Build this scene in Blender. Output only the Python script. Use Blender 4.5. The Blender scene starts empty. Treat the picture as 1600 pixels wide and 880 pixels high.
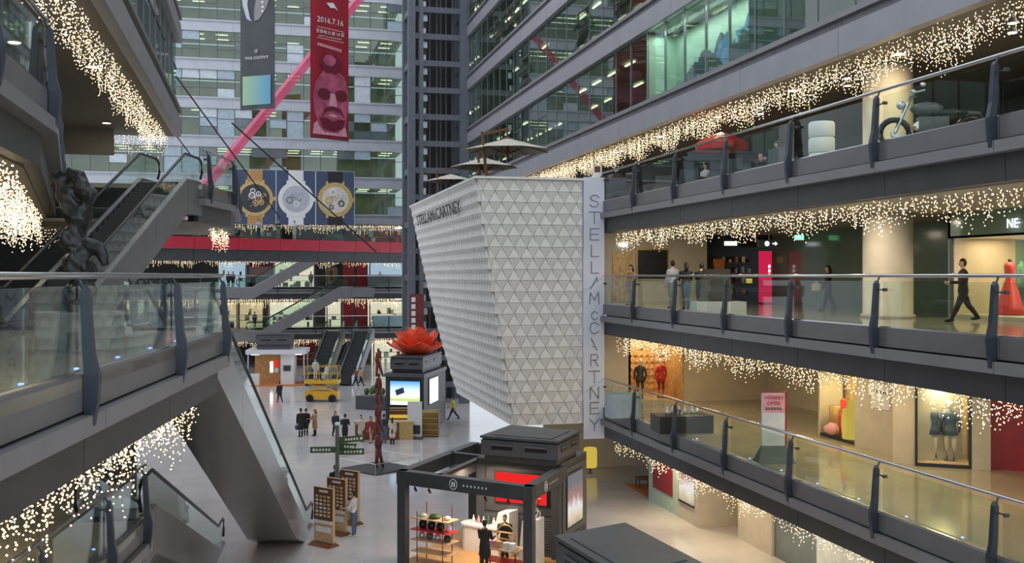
import bpy, bmesh, math, random
from mathutils import Vector, Matrix
random.seed(7)
scn = bpy.context.scene
COL = scn.collection
R = math.radians
# ------------------------------------------------------------------ camera, world, exposure
CAMZ = 10.05
cam_d = bpy.data.cameras.new('camera'); cam = bpy.data.objects.new('camera', cam_d); COL.objects.link(cam)
cam.location = (0, 0, CAMZ); cam.rotation_euler = (R(90), 0, R(-13.69))
cam_d.sensor_width = 36; cam_d.lens = 36*1626/1600; cam_d.shift_y = -9/1600; cam_d.clip_end = 600
scn.camera = cam
w = bpy.data.worlds.new('overcast_sky'); scn.world = w; w.use_nodes = True
bg = w.node_tree.nodes['Background']; bg.inputs[0].default_value = (0.86, 0.92, 1.0, 1); bg.inputs[1].default_value = 1.3
vs = scn.view_settings
vs.view_transform = 'Standard'; vs.look = 'None'; vs.gamma = 1; vs.use_curve_mapping = False; vs.exposure = 0.0
GF, LF, MF, UF = 0.0, 4.4, 8.8, 13.2          # floor levels
CA, SA = math.cos(R(13.69)), math.sin(R(13.69))
def proj(p):
    d = SA*p[0]+CA*p[1]; r = CA*p[0]-SA*p[1]
    if d < .5: return None
    return 800+1626*r/d, 431-1626*(p[2]-CAMZ)/d
def inview(p, m=140):
    q = proj(p)
    return q is not None and -m < q[0] < 1600+m and -m < q[1] < 880+m
def gp(u, v, z):                                # point of a level plane seen at a pixel
    d = 1626*(CAMZ-z)/(v-431); r = (u-800)/1626*d
    return Vector((CA*r+SA*d, -SA*r+CA*d, z))
def dp(u, v, d):
    r = (u-800)/1626*d
    return Vector((CA*r+SA*d, -SA*r+CA*d, CAMZ-(v-431)*d/1626))
# ------------------------------------------------------------------ materials
MATS = {}
def nt(name):
    m = bpy.data.materials.new(name); m.use_nodes = True
    t = m.node_tree; t.nodes.clear(); o = t.nodes.new('ShaderNodeOutputMaterial')
    MATS[name] = m
    return m, t, o
def pm(name, col, rough=.5, metal=0, var=.08, scale=3.0, bump=0, spec=.5, col2=None, stretch=None):
    m, t, o = nt(name)
    b = t.nodes.new('ShaderNodeBsdfPrincipled'); t.links.new(b.outputs[0], o.inputs[0])
    b.inputs['Roughness'].default_value = rough; b.inputs['Metallic'].default_value = metal
    b.inputs['Specular IOR Level'].default_value = spec
    tc = t.nodes.new('ShaderNodeTexCoord'); n = t.nodes.new('ShaderNodeTexNoise'); n.inputs['Scale'].default_value = scale
    n.inputs['Detail'].default_value = 4
    mp = t.nodes.new('ShaderNodeMapping'); t.links.new(tc.outputs['Object'], mp.inputs[0]); t.links.new(mp.outputs[0], n.inputs[0])
    if stretch: mp.inputs['Scale'].default_value = stretch
    r = t.nodes.new('ShaderNodeValToRGB'); t.links.new(n.outputs[0], r.inputs[0])
    c2 = col2 or [min(1, c*(1+var)) for c in col]; c1 = col if col2 else [c*(1-var) for c in col]
    r.color_ramp.elements[0].color = (*c1, 1); r.color_ramp.elements[1].color = (*c2, 1)
    r.color_ramp.elements[0].position = .35; r.color_ramp.elements[1].position = .65
    t.links.new(r.outputs[0], b.inputs['Base Color'])
    if bump:
        bp = t.nodes.new('ShaderNodeBump'); bp.inputs['Strength'].default_value = bump
        t.links.new(n.outputs[0], bp.inputs['Height']); t.links.new(bp.outputs[0], b.inputs['Normal'])
    return m
def em(name, col, s, sample=False):
    m, t, o = nt(name)
    e = t.nodes.new('ShaderNodeEmission'); e.inputs[0].default_value = (*col, 1); e.inputs[1].default_value = s
    t.links.new(e.outputs[0], o.inputs[0])
    m.cycles.emission_sampling = 'AUTO' if sample else 'NONE'
    return m
def gl(name, tint, ior=1.45, rough=.02):
    m, t, o = nt(name)
    mx = t.nodes.new('ShaderNodeMixShader'); lw = t.nodes.new('ShaderNodeLayerWeight'); pw = t.nodes.new('ShaderNodeMath'); pw.operation = 'POWER'; pw.inputs[1].default_value = 5.0
    t.links.new(lw.outputs['Facing'], pw.inputs[0]); f = t.nodes.new('ShaderNodeMath'); f.operation = 'MULTIPLY_ADD'; f0 = ((ior-1)/(ior+1))**2*1.6
    f.inputs[1].default_value = .75-f0; f.inputs[2].default_value = f0; t.links.new(pw.outputs[0], f.inputs[0]); lw.inputs[0].default_value = .5
    a = t.nodes.new('ShaderNodeBsdfTransparent'); a.inputs[0].default_value = (*tint, 1)
    g = t.nodes.new('ShaderNodeBsdfGlossy'); g.inputs['Roughness'].default_value = rough; g.inputs[0].default_value = (.92, .96, .97, 1)
    t.links.new(f.outputs[0], mx.inputs[0]); t.links.new(a.outputs[0], mx.inputs[1]); t.links.new(g.outputs[0], mx.inputs[2])
    t.links.new(mx.outputs[0], o.inputs[0])
    return m
def tiles(name, c1, c2, cm, sx, sy, rough, mortar=.004):
    m, t, o = nt(name)
    b = t.nodes.new('ShaderNodeBsdfPrincipled'); t.links.new(b.outputs[0], o.inputs[0]); b.inputs['Roughness'].default_value = rough
    tc = t.nodes.new('ShaderNodeTexCoord'); k = t.nodes.new('ShaderNodeTexBrick'); t.links.new(tc.outputs['Object'], k.inputs[0])
    k.offset = 0; k.inputs['Color1'].default_value = (*c1, 1); k.inputs['Color2'].default_value = (*c2, 1); k.inputs['Mortar'].default_value = (*cm, 1)
    k.inputs['Scale'].default_value = 1; k.inputs['Mortar Size'].default_value = mortar
    k.inputs['Brick Width'].default_value = sx; k.inputs['Row Height'].default_value = sy
    n = t.nodes.new('ShaderNodeTexNoise'); n.inputs['Scale'].default_value = .8; n.inputs['Detail'].default_value = 5; t.links.new(tc.outputs['Object'], n.inputs[0])
    mx = t.nodes.new('ShaderNodeMixRGB'); mx.blend_type = 'MULTIPLY'; mx.inputs[0].default_value = .25
    t.links.new(k.outputs[0], mx.inputs[1]); t.links.new(n.outputs[0], mx.inputs[2]); t.links.new(mx.outputs[0], b.inputs['Base Color'])
    return m
pm('fascia_grey', (.31, .312, .34), .42, .2, .05, 1.0)
pm('panel', (.175, .175, .185), .42, .35, .05, 1.2)
pm('panel_light', (.50, .52, .58), .4, .2, .05, 1.0)
pm('panel_mid', (.235, .235, .245), .42, .3, .05, 1.0)
pm('dark_fascia', (.055, .053, .057), .45, .1, .1, 1.0)
pm('louver', (.16, .165, .18), .5, .2)
pm('post', (.055, .066, .088), .38, .55, .08)
pm('steel', (.62, .63, .65), .22, .95, .04)
pm('clad', (.36, .345, .33), .26, .9, .06, .7, .02)
pm('tower_steel', (.15, .165, .195), .45, .4)
pm('black', (.016, .016, .018), .4, 0, .1)
pm('charcoal', (.055, .058, .064), .45, .1, .1, 2)
pm('slate', (.10, .105, .115), .42, .15, .08, 1)
pm('rubber', (.012, .012, .013), .35)
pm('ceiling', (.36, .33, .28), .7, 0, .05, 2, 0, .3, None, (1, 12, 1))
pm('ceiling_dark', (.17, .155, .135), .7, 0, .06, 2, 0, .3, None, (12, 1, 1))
pm('beige_wall', (.62, .53, .40), .6, 0, .05, 1.5)
pm('gold_wall', (.62, .42, .20), .4, .2, .2, 5, .1)
pm('green_wall', (.16, .24, .19), .12, 0, .08, .6)
pm('stone_wall', (.55, .50, .42), .5, 0, .06, 2)
pm('white', (.80, .80, .80), .45, 0, .02)
pm('white_panel', (.78, .78, .80), .4, 0, .02, .6)
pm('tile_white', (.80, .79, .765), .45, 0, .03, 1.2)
pm('tile_white_shaded', (.70, .69, .665), .5, 0, .03, 1.2)  # white tile again, shade of the downward relief facets put into its colour
pm('banner_white', (.70, .72, .84), .6, 0, .02, .5)
pm('red', (.62, .03, .035), .4, 0, .08)
pm('deep_red', (.30, .012, .022), .4, 0, .12)
pm('bridge_red', (.52, .02, .05), .4, 0, .08)
pm('crimson_print', (.34, .012, .03), .6, 0, .06, 1)
pm('lotus_red', (1.0, .10, .035), .45, 0, .12, 2)
pm('wood', (.50, .28, .11), .4, 0, .2, 6, 0, .4, None, (1, 8, 1))
pm('wood_dark', (.19, .075, .03), .45, 0, .2, 8, 0, .4, None, (8, 1, 1))
pm('light_wood', (.62, .43, .24), .45, 0, .12, 6)
pm('canvas', (.66, .61, .52), .8, 0, .04)
pm('bronze', (.045, .05, .052), .42, .6, .35, 6, .3)
pm('rust_red', (.17, .035, .03), .55, .1, .3, 8, .2)
pm('rock', (.20, .195, .185), .85, 0, .3, 4, .6)
pm('yellow_paint', (.72, .40, .03), .4, 0, .1)
pm('skin', (.60, .38, .27), .55, 0, .05)
pm('hair', (.014, .011, .010), .5)
pm('gold', (.60, .42, .17), .35, .5, .15, 8)
pm('silver', (.72, .74, .80), .25, .6, .2, 12)
pm('grey_print', (.06, .066, .075), .6, 0, .08, 1)
pm('blue_print', (.055, .085, .16), .6, 0, .05, 1)
pm('pink_print', (.45, .09, .17), .6, 0, .3, 1.5)
pm('pink_dark', (.16, .012, .035), .6, 0, .2, 6)  # dark print tone of the hair, spectacles, moustache and beard
pm('pink_light', (.72, .34, .42), .6, 0, .15, 6)
pm('orange_rug', (.62, .20, .05), .8, 0, .15, 8)
pm('mint', (.46, .62, .54), .5, 0, .05)
pm('office_wall', (.42, .42, .36), .7, 0, .25, .6)
pm('blind', (.42, .52, .60), .35, .1, .1, 2)
pm('blind_pale', (.62, .68, .74), .4, .1, .1, 2)
pm('spandrel', (.17, .21, .23), .15, .3, .1, 1)
pm('leaf', (.05, .11, .03), .5, 0, .3, 10)
tiles('atrium_floor', (.74, .70, .71), (.71, .675, .685), (.52, .49, .50), 1.2, 1.2, .13)
tiles('mall_floor', (.44, .40, .31), (.41, .375, .29), (.32, .28, .21), 1.0, 1.0, .09)
gl('rail_glass', (.88, .94, .91), 1.22)
gl('office_glass', (.58, .68, .62), 1.62)
gl('shop_glass', (.93, .95, .92), 1.25)
gl('green_glass', (.45, .70, .58), 1.45)
m, t, o = nt('pink_film')
mx = t.nodes.new('ShaderNodeMixShader'); mx.inputs[0].default_value = .5
a = t.nodes.new('ShaderNodeBsdfTransparent'); a.inputs[0].default_value = (1, .62, .72, 1)
dfu = t.nodes.new('ShaderNodeBsdfPrincipled'); dfu.inputs['Base Color'].default_value = (.95, .22, .38, 1); dfu.inputs['Roughness'].default_value = .4
t.links.new(a.outputs[0], mx.inputs[1]); t.links.new(dfu.outputs[0], mx.inputs[2]); t.links.new(mx.outputs[0], o.inputs[0])
em('bulb', (1.0, .72, .36), 3.4); em('bulb_white', (1.0, .84, .66), 3.4)
em('lamp', (1.0, .90, .72), 14); em('strip', (1.0, .97, .70), 4.0); em('sign_white', (.95, .97, 1.0), 3.0)
em('shop_warm_glow', (1.0, .80, .48), .6, True); em('shop_white_glow', (1.0, .93, .74), .8, True); em('shop_cool_glow', (.62, .78, 1.0), .7, True)  # far shop light put into glowing wall colours
em('screen_red', (.95, .025, .025), .9); em('screen_white', (.9, .93, 1), 1.5); em('blue_led', (.12, .2, 1.0), 6); em('sign_red', (.75, .02, .09), .75)
em('exit_green', (.2, .9, .4), 2); em('yellow_glow', (1, .72, .12), .6)
def ramp_screen(name, stops, s, axis='Z', noise=0):
    m, t, o = nt(name)
    tc = t.nodes.new('ShaderNodeTexCoord'); sp = t.nodes.new('ShaderNodeSeparateXYZ'); t.links.new(tc.outputs['Generated'], sp.inputs[0])
    r = t.nodes.new('ShaderNodeValToRGB'); cr = r.color_ramp
    src = sp.outputs[axis]
    if noise:
        n = t.nodes.new('ShaderNodeTexNoise'); n.inputs['Scale'].default_value = 4; t.links.new(tc.outputs['Generated'], n.inputs[0])
        md = t.nodes.new('ShaderNodeMath'); md.operation = 'MULTIPLY_ADD'; md.inputs[1].default_value = noise
        t.links.new(n.outputs[0], md.inputs[0]); t.links.new(src, md.inputs[2]); src = md.outputs[0]
    t.links.new(src, r.inputs[0])
    while len(cr.elements) < len(stops): cr.elements.new(.5)
    for e, (p, c) in zip(cr.elements, stops): e.position = p; e.color = (*c, 1)
    e = t.nodes.new('ShaderNodeEmission'); t.links.new(r.outputs[0], e.inputs[0]); e.inputs[1].default_value = s
    t.links.new(e.outputs[0], o.inputs[0]); m.cycles.emission_sampling = 'AUTO'
ramp_screen('advert_screen', [(0, (.9, .95, .9)), (.12, (.9, .95, .9)), (.2, (.35, .5, .08)), (.32, (.75, .85, .5)), (.5, (.75, .9, 1)), (1, (.05, .28, .8))], 1.5)
ramp_screen('poster_screen', [(0, (.25, .2, .1)), (.3, (.75, .65, .45)), (.5, (.9, .88, .85)), (.7, (.45, .25, .22)), (1, (.2, .2, .22))], .9, 'Z', .35)
# ------------------------------------------------------------------ mesh helpers
def tag(o, label=None, cat=None, group=None, kind=None):
    if label: o['label'] = label
    if cat: o['category'] = cat
    if group: o['group'] = group
    if kind: o['kind'] = kind
    return o
def empty(name, loc=(0, 0, 0), rz=0, label=None, cat=None, group=None, kind=None):
    o = bpy.data.objects.new(name, None); COL.objects.link(o); o.location = loc; o.rotation_euler = (0, 0, rz); o.empty_display_size = .2
    return tag(o, label, cat, group, kind)
def inst(name, mesh, parent=None, loc=(0, 0, 0), rot=None):
    o = bpy.data.objects.new(name, mesh); COL.objects.link(o); o.location = loc
    if rot: o.rotation_euler = rot
    if parent: o.parent = parent
    return o
class MB:
    def __init__(s): s.v = []; s.f = []; s.mi = []; s.k = 0
    def mat(s, i): s.k = i; return s
    def add(s, vs, fs):
        b = len(s.v); s.v += [tuple(p) for p in vs]
        for f in fs: s.f.append([b+i for i in f]); s.mi.append(s.k)
        return s
    def box(s, x0, x1, y0, y1, z0, z1):
        return s.prism([(x0, y0), (x1, y0), (x1, y1), (x0, y1)], z0, z1)
    def prism(s, poly, z0, z1):
        n = len(poly)
        a = sum(poly[i][0]*poly[(i+1) % n][1]-poly[(i+1) % n][0]*poly[i][1] for i in range(n))
        if a < 0: poly = poly[::-1]
        return s.add([(x, y, z0) for x, y in poly]+[(x, y, z1) for x, y in poly],
              [list(range(n))[::-1], list(range(n, 2*n))]+[[i, (i+1) % n, n+(i+1) % n, n+i] for i in range(n)])
    def hull2(s, A, B):                       # two matching polygons (3D) joined
        n = len(A)
        return s.add(list(A)+list(B), [list(range(n))[::-1], list(range(n, 2*n))]+[[i, (i+1) % n, n+(i+1) % n, n+i] for i in range(n)])
    def slabseg(s, p0, p1, n2, o0, o1, z0, z1):      # box along a plan segment, offset along its outward normal
        q = [Vector((p0[0]+n2[0]*a, p0[1]+n2[1]*a)) for a in (o0, o1)]; r = [Vector((p1[0]+n2[0]*a, p1[1]+n2[1]*a)) for a in (o0, o1)]
        return s.prism([tuple(q[0]), tuple(r[0]), tuple(r[1]), tuple(q[1])], z0, z1)
    def tube(s, pts, r, n=8, caps=True):
        pts = [Vector(p) for p in pts]; rr = r if isinstance(r, (list, tuple)) else [r]*len(pts)
        b = len(s.v); rings = []
        for i, p in enumerate(pts):
            d = (pts[min(i+1, len(pts)-1)]-pts[max(i-1, 0)]).normalized()
            u = d.cross(Vector((0, 0, 1)))
            if u.length < 1e-3: u = Vector((1, 0, 0))
            u.normalize(); w_ = u.cross(d)
            for k in range(n):
                a = 2*math.pi*k/n; s.v.append(tuple(p+u*math.cos(a)*rr[i]+w_*math.sin(a)*rr[i]))
        for i in range(len(pts)-1):
            for k in range(n):
                s.f.append([b+i*n+k, b+i*n+(k+1) % n, b+(i+1)*n+(k+1) % n, b+(i+1)*n+k]); s.mi.append(s.k)
        if caps:
            s.f.append([b+k for k in range(n)][::-1]); s.mi.append(s.k)
            s.f.append([b+(len(pts)-1)*n+k for k in range(n)]); s.mi.append(s.k)
        return s
    def lathe(s, prof, n=16, c=(0, 0, 0), sx=1, sy=1):
        b = len(s.v)
        for r, z in prof:
            for k in range(n):
                a = 2*math.pi*k/n; s.v.append((c[0]+r*math.cos(a)*sx, c[1]+r*math.sin(a)*sy, c[2]+z))
        for i in range(len(prof)-1):
            for k in range(n):
                s.f.append([b+i*n+k, b+i*n+(k+1) % n, b+(i+1)*n+(k+1) % n, b+(i+1)*n+k]); s.mi.append(s.k)
        s.f.append([b+k for k in range(n)][::-1]); s.mi.append(s.k)
        s.f.append([b+(len(prof)-1)*n+k for k in range(n)]); s.mi.append(s.k)
        return s
    def ball(s, c, rx, ry=None, rz=None, n=10, m=6):
        ry = ry or rx; rz = rz or rx
        prof = [(max(.001, math.sin(math.pi*i/m)), -math.cos(math.pi*i/m)) for i in range(m+1)]
        b = len(s.v); s.lathe(prof, n)
        for i in range(b, len(s.v)):
            x, y, z = s.v[i]; s.v[i] = (c[0]+x*rx, c[1]+y*ry, c[2]+z*rz)
        return s
    def xf(s, M):
        s.v = [tuple(M @ Vector(p)) for p in s.v]; return s
    def mesh(s, name, mats, smooth=False):
        me = bpy.data.meshes.new(name); me.from_pydata(s.v, [], s.f)
        for m_ in (mats if isinstance(mats, (list, tuple)) else [mats]): me.materials.append(MATS[m_])
        if len(me.materials) > 1: me.polygons.foreach_set('material_index', s.mi)
        if smooth: me.polygons.foreach_set('use_smooth', [True]*len(me.polygons))
        me.update(); return me
    def build(s, name, mats, parent=None, smooth=False):
        return inst(name, s.mesh(name, mats, smooth), parent)
def text(body, size, M, mat, parent=None, name='lettering', ext=.004, align='CENTER', spacing=1.0):
    c = bpy.data.curves.new('t', 'FONT'); c.body = body; c.size = size; c.extrude = ext; c.align_x = align; c.align_y = 'CENTER'; c.resolution_u = 2
    c.space_character = spacing
    o = bpy.data.objects.new('t', c); COL.objects.link(o)
    dg = bpy.context.evaluated_depsgraph_get(); me = bpy.data.meshes.new_from_object(o.evaluated_get(dg))
    bpy.data.objects.remove(o); bpy.data.curves.remove(c)
    me.transform(M); me.materials.clear(); me.materials.append(MATS[mat])
    for p in me.polygons: p.material_index = 0
    return inst(name, me, parent)
def face_m(origin, xdir, zdir=(0, 0, 1)):     # local xy text plane -> world plane at origin with x along xdir, y along zdir
    x = Vector(xdir).normalized(); y = Vector(zdir).normalized(); n = x.cross(y)
    return Matrix(((x.x, y.x, n.x, origin[0]), (x.y, y.y, n.y, origin[1]), (x.z, y.z, n.z, origin[2]), (0, 0, 0, 1)))
def lamp(name, loc, energy, col=(1, .82, .55), size=.5, parent=None, rot=None, shape='DISK', sy=None, spread=None):
    l = bpy.data.lights.new(name, 'AREA'); l.energy = energy; l.color = col; l.shape = shape; l.size = size
    if sy: l.size_y = sy
    if spread: l.spread = spread
    o = bpy.data.objects.new(name, l); COL.objects.link(o); o.location = loc
    if rot: o.rotation_euler = rot
    if parent: o.parent = parent
    return o
DL = {}
def downlight(x, y, z, energy, col=(1, .80, .52), group='ceiling downlights', label='round recessed ceiling downlight', r=.16):
    k = ('d', r)
    if k not in DL:
        DL[k] = (MB().lathe([(r*1.25, 0), (r*1.25, -.03), (r, -.035), (r, -.01)], 14).mesh('trim_ring', 'white'), MB().lathe([(r*.95, -.012), (r*.95, -.03)], 14).mesh('lens', 'lamp'))
    o = empty('downlight', (x, y, z), 0, label, 'downlight', group)
    inst('trim_ring', DL[k][0], o); inst('lens', DL[k][1], o)
    if energy: lamp('light_source', (0, 0, -.06), energy, col, .3, o)
    return o
# ------------------------------------------------------------------ big structure
fl = MB().box(-45, 34, 2, 128, -.4, 0).build('floor', 'atrium_floor'); tag(fl, 'pale polished stone floor of the atrium', kind='structure')
def joints(p0, p1, step, off=0):
    L = math.hypot(p1[0]-p0[0], p1[1]-p0[1]); s = [0.0]; x = off or step
    while x < L-.3: s.append(x); x += step
    s.append(L); return s
def seg_pts(p0, p1, a, b):
    L = math.hypot(p1[0]-p0[0], p1[1]-p0[1]); d = ((p1[0]-p0[0])/L, (p1[1]-p0[1])/L)
    return (p0[0]+d[0]*a, p0[1]+d[1]*a), (p0[0]+d[0]*b, p0[1]+d[1]*b)
def slab_edge(parent, p0, p1, n2, z, step=4.1, off=0, thick=1.27):
    js = joints(p0, p1, step, off)
    for a, b in zip(js, js[1:]):
        q0, q1 = seg_pts(p0, p1, a+.012, b-.012)
        MB().slabseg(q0, q1, n2, -.3, 0, z-.42, z+.03).build('curb_panel', 'panel', parent)
        MB().slabseg(q0, q1, n2, -.3, .13, z-.70, z-.46).build('edge_band', 'panel_mid', parent)
        MB().slabseg(q0, q1, n2, -.5, -.14, z-thick, z-.70).build('soffit_panel', 'dark_fascia', parent)
    MB().slabseg(p0, p1, n2, -.45, -.28, z-thick+.02, z-.02).build('edge_core', 'black', parent)
BLADE = [(-.03, 1.04), (.02, 1.14), (.07, 1.06), (.13, .30), (.20, .0), (.18, -.30), (.13, -.60), (.02, -.62), (.02, .02), (.0, .3)]
def railing(name, label, p0, p1, n2, z, posts, group=None, leds=True, h=1.25, pane_mat='rail_glass'):
    root = empty(name, (p0[0], p0[1], z), 0, label, 'railing', group)
    inv = Matrix.Translation((-p0[0], -p0[1], -z))
    L = math.hypot(p1[0]-p0[0], p1[1]-p0[1]); d = ((p1[0]-p0[0])/L, (p1[1]-p0[1])/L)
    def P(s, o, zz): return (d[0]*s+n2[0]*o, d[1]*s+n2[1]*o, zz)
    MB().tube([P(-.05, -.06, h), P(L+.05, -.06, h)], .042, 8).build('handrail', 'steel', root, True)
    me = MB().hull2([P(-.06, o, zz) for o, zz in BLADE], [P(.06, o, zz) for o, zz in BLADE]).tube([P(0, .0, 1.08), P(0, -.06, 1.22)], .022, 6).mesh('post', 'post')
    br = MB().tube([P(-.06, -.03, .92), P(.3, -.03, .92)], .018, 6).tube([P(.27, -.08, .92), P(.27, .02, .92)], .04, 8).mesh('bracket', 'charcoal')
    for s in posts:
        inst('bracket', br, inst('post', me, root, P(s, 0, 0)))
    e = [0]+[s for s in posts if .3 < s < L-.3]+[L]
    for a, b in zip(e, e[1:]):
        q0 = P(a+.10, 0, 0)[:2]; q1 = P(b-.02, 0, 0)[:2]
        MB().slabseg(q0, q1, n2, -.10, -.085, .03, 1.12).build('glass_pane', pane_mat, root)
    MB().slabseg((0, 0), P(L, 0, 0)[:2], n2, -.13, -.05, .0, .06).build('base_channel', 'steel', root)
    if leds:
        lm = MB().lathe([(.035, 0), (.03, .015)], 8).mesh('floor_led', 'blue_led')
        for k in range(int(L/2)): inst('floor_led', lm, root, P(1+2*k, -.45, .0))
    return root
# ---- right-hand building: three galleries
RX = 14.3
YP = [42.4, 38.4, 34.3, 30.2, 26.1, 22.0, 17.9, 13.8]
RN = (-1, 0)
words = {LF: 'lower', MF: 'middle', UF: 'upper'}
for z in (LF, MF, UF):
    nm = words[z]; yend = 47 if z < UF else 82
    f = MB().box(RX+.2, 33, 6, yend, z-.12, z).build('floor_right_'+nm, 'mall_floor'); tag(f, f'polished stone floor of the {nm} gallery', kind='structure')
    slab_edge(f, (RX, yend if z == UF else 42.6), (RX, 8), RN, z, 4.1, .2+ (yend-42.6 if z == UF else 0) % 4.1)
    c = MB().box(RX+.4, 33, 6, yend, z-1.3, z-1.24).build('ceiling_right_'+nm, 'ceiling'); tag(c, f'beige ceiling under the {nm} gallery slab', kind='structure')
    railing('glass_railing', f'glass balustrade with steel handrail along the {nm} gallery beside the white tower', (RX, 42.5), (RX, 9.7), RN, z, [42.5-y for y in YP])
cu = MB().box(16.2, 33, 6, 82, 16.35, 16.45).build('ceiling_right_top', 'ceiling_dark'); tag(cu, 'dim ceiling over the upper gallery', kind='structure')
# gallery walls
def wall(name, label, mat, *box):
    return tag(MB().box(*box).build(name, mat), label, kind='structure')
MB().box(RX+.3, 33, 6, 52, 3.12, 3.16).build('ceiling_right_ground', 'ceiling').__setitem__('kind', 'structure')
wall('wall_right_upper', 'dark rear wall of the upper gallery', 'charcoal', 26, 26.3, 6, 82, UF, 16.35)
wall('wall_right_middle', 'green glazed wall of the middle gallery', 'green_wall', 22.8, 23.1, 27.2, 43.4, MF, 11.95)
wall('wall_right_lower', 'warm beige wall of the lower gallery', 'stone_wall', 22.5, 22.8, 33.4, 43.6, LF, 7.55)
wall('wall_end_lower', 'diamond pattern beige end wall of the lower gallery', 'beige_wall', 18.52, 22.6, 43.5, 43.8, LF, 7.55)
wall('wall_end_middle', 'beige end wall of the middle gallery', 'beige_wall', 14.4, 19.6, 43.4, 43.7, MF, 11.95)
wall('wall_ground_far', 'brown rear wall of the ground floor passage', 'beige_wall', 14.4, 30, 52, 52.3, 0, 3.15)
# ---- office facades
FB = 16.3
def office_facade(name, label, along, fixed, a0, a1, inward, floors, pane_w, zb, gh=3.0, band=1.2, mats=('fascia_grey', 'panel_mid'), open_fn=None, blind_p=.0, far=False, depth=7):
    """along: 'y' (plane x=fixed) or 'x' (plane y=fixed); inward +1/-1 direction of the rooms"""
    root = empty(name, (0, 0, 0), 0, label, None, None, 'structure')
    def box(mb, a, b, o0, o1, z0, z1):
        lo, hi = sorted((fixed+inward*o0, fixed+inward*o1))
        return mb.box(lo, hi, a, b, z0, z1) if along == 'y' else mb.box(a, b, lo, hi, z0, z1)
    def pt(a, o, z): return (fixed+inward*o, a, z) if along == 'y' else (a, fixed+inward*o, z)
    n = int(round((a1-a0)/pane_w)); pw = (a1-a0)/n
    mul = box(MB(), -.035 if far else -.022, .035 if far else .022, -.06 if far else -.02, .08, 0, gh)
    for i in range(len(mul.v)):
        x, y, z = mul.v[i]; mul.v[i] = (x-fixed, y, z) if along == 'y' else (x, y-fixed, z)
    mulm = mul.mesh('mullion', 'slate' if far else 'panel_mid')
    pmesh = {}
    for mname in ('office_glass', 'blind', 'blind_pale', 'spandrel'):
        q = box(MB(), -pw/2+.035, pw/2-.035, 0, .025, .03, gh-.03)
        for i in range(len(q.v)):
            x, y, z = q.v[i]; q.v[i] = (x-fixed, y, z) if along == 'y' else (x, y-fixed, z)
        pmesh[mname] = q.mesh('window_pane', mname)
    half = {}
    for mname in ('office_glass', 'blind', 'blind_pale', 'spandrel'):
        q = box(MB(), -pw/2+.035, pw/2-.035, 0, .03, .02, gh/3-.03)
        for i in range(len(q.v)):
            x, y, z = q.v[i]; q.v[i] = (x-fixed, y, z) if along == 'y' else (x, y-fixed, z)
        half[mname] = q.mesh('window_sash', mname)
    trans = box(MB(), -pw/2, pw/2, -.03, .06, -.03, .03)
    for i in range(len(trans.v)):
        x, y, z = trans.v[i]; trans.v[i] = (x-fixed, y, z) if along == 'y' else (x, y-fixed, z)
    transm = trans.mesh('transom', 'slate')
    sl = MB(); box(sl, -.05, .05, 1.0, 2.6, 0, .04)
    js = [a0+(a1-a0)*k/ max(1, int((a1-a0)/6)) for k in range(max(1, int((a1-a0)/6))+1)]
    for k in range(floors):
        z0 = zb+k*(gh+band)
        for a, b in zip(js, js[1:]):
            if not (inview(pt(a, 0, z0+.5), 300) or inview(pt(b, 0, z0+.5), 300)): continue
            box(MB(), a+.01, b-.01, -.22, .1, z0, z0+band*.66).build('fascia_panel', mats[0], root)
            box(MB(), a+.01, b-.01, -.12, .1, z0+band*.68, z0+band*.86).build('louver_strip', 'louver' if not far else mats[1], root)
            box(MB(), a+.01, b-.01, -.26, .1, z0+band*.86, z0+band).build('sill_strip', mats[1], root)
        zs = z0+band
        box(MB(), a0, a1, .1, depth, z0+.1, z0+band*.9).build('office_slab', 'office_wall', root)
        box(MB(), a0, a1, depth, depth+.2, zs, zs+gh).build('office_back_wall', 'office_wall', root)
        for i in range(n):
            c = a0+pw*(i+.5)
            if not inview(pt(c, 0, zs+gh/2), 120): continue
            inst('mullion', mulm, root, pt(c-pw/2, 0, zs))
            rv = random.random()
            op = open_fn and open_fn(k, c)
            if op or (far and rv < .27):
                for h in range(3):
                    mm = random.choice(('office_glass', 'office_glass', 'office_glass', 'blind', 'spandrel', 'blind_pale') if far else ('office_glass',))
                    o = inst('window_sash', half[mm], root, pt(c, -.02, zs+gh*h/3))
                    if op and h < 2 and op > 1:
                        o.location = pt(c, -.32, zs+gh*h/3); o.rotation_euler = (0, R(-24)*inward*-1, 0) if along == 'y' else (R(-20), 0, 0)
                    if h: inst('transom', transm, root, pt(c, -.02, zs+gh*h/3))
            else:
                mm = 'office_glass' if rv < 1-blind_p else random.choice(('blind', 'blind', 'blind_pale'))
                inst('window_pane', pmesh[mm], root, pt(c, 0, zs))
                if rv > .7: inst('transom', transm, root, pt(c, 0, zs+gh*.62))
        if far and along == 'x':
            for o in (1.4, 3.8): lamp('office_fill', (fixed and (a0+a1)/2+6, fixed+o, zs+gh-.03), 190, (1, .93, .62), 34, root, None, 'RECTANGLE', .12)  # added area lights that give the offices a yellowish glow
        # ceiling strip lights
        st = MB()
        sm = box(MB(), -.65, .65, -.06, .06, 0, .05)
        for i in range(len(sm.v)):
            x, y, z = sm.v[i]; sm.v[i] = (x-fixed, y, z) if along == 'y' else (x, y-fixed, z)
        smm = sm.mesh('strip_light', 'strip')
        a = a0+1.5
        while a < a1-1:
            for o in (1.6, 4.0):
                if random.random() < (.85 if far else .6) and inview(pt(a, o, zs+gh-.1), 60): inst('strip_light', smm, root, pt(a, o, zs+gh-.02))
            a += 2.6
    return root
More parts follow.
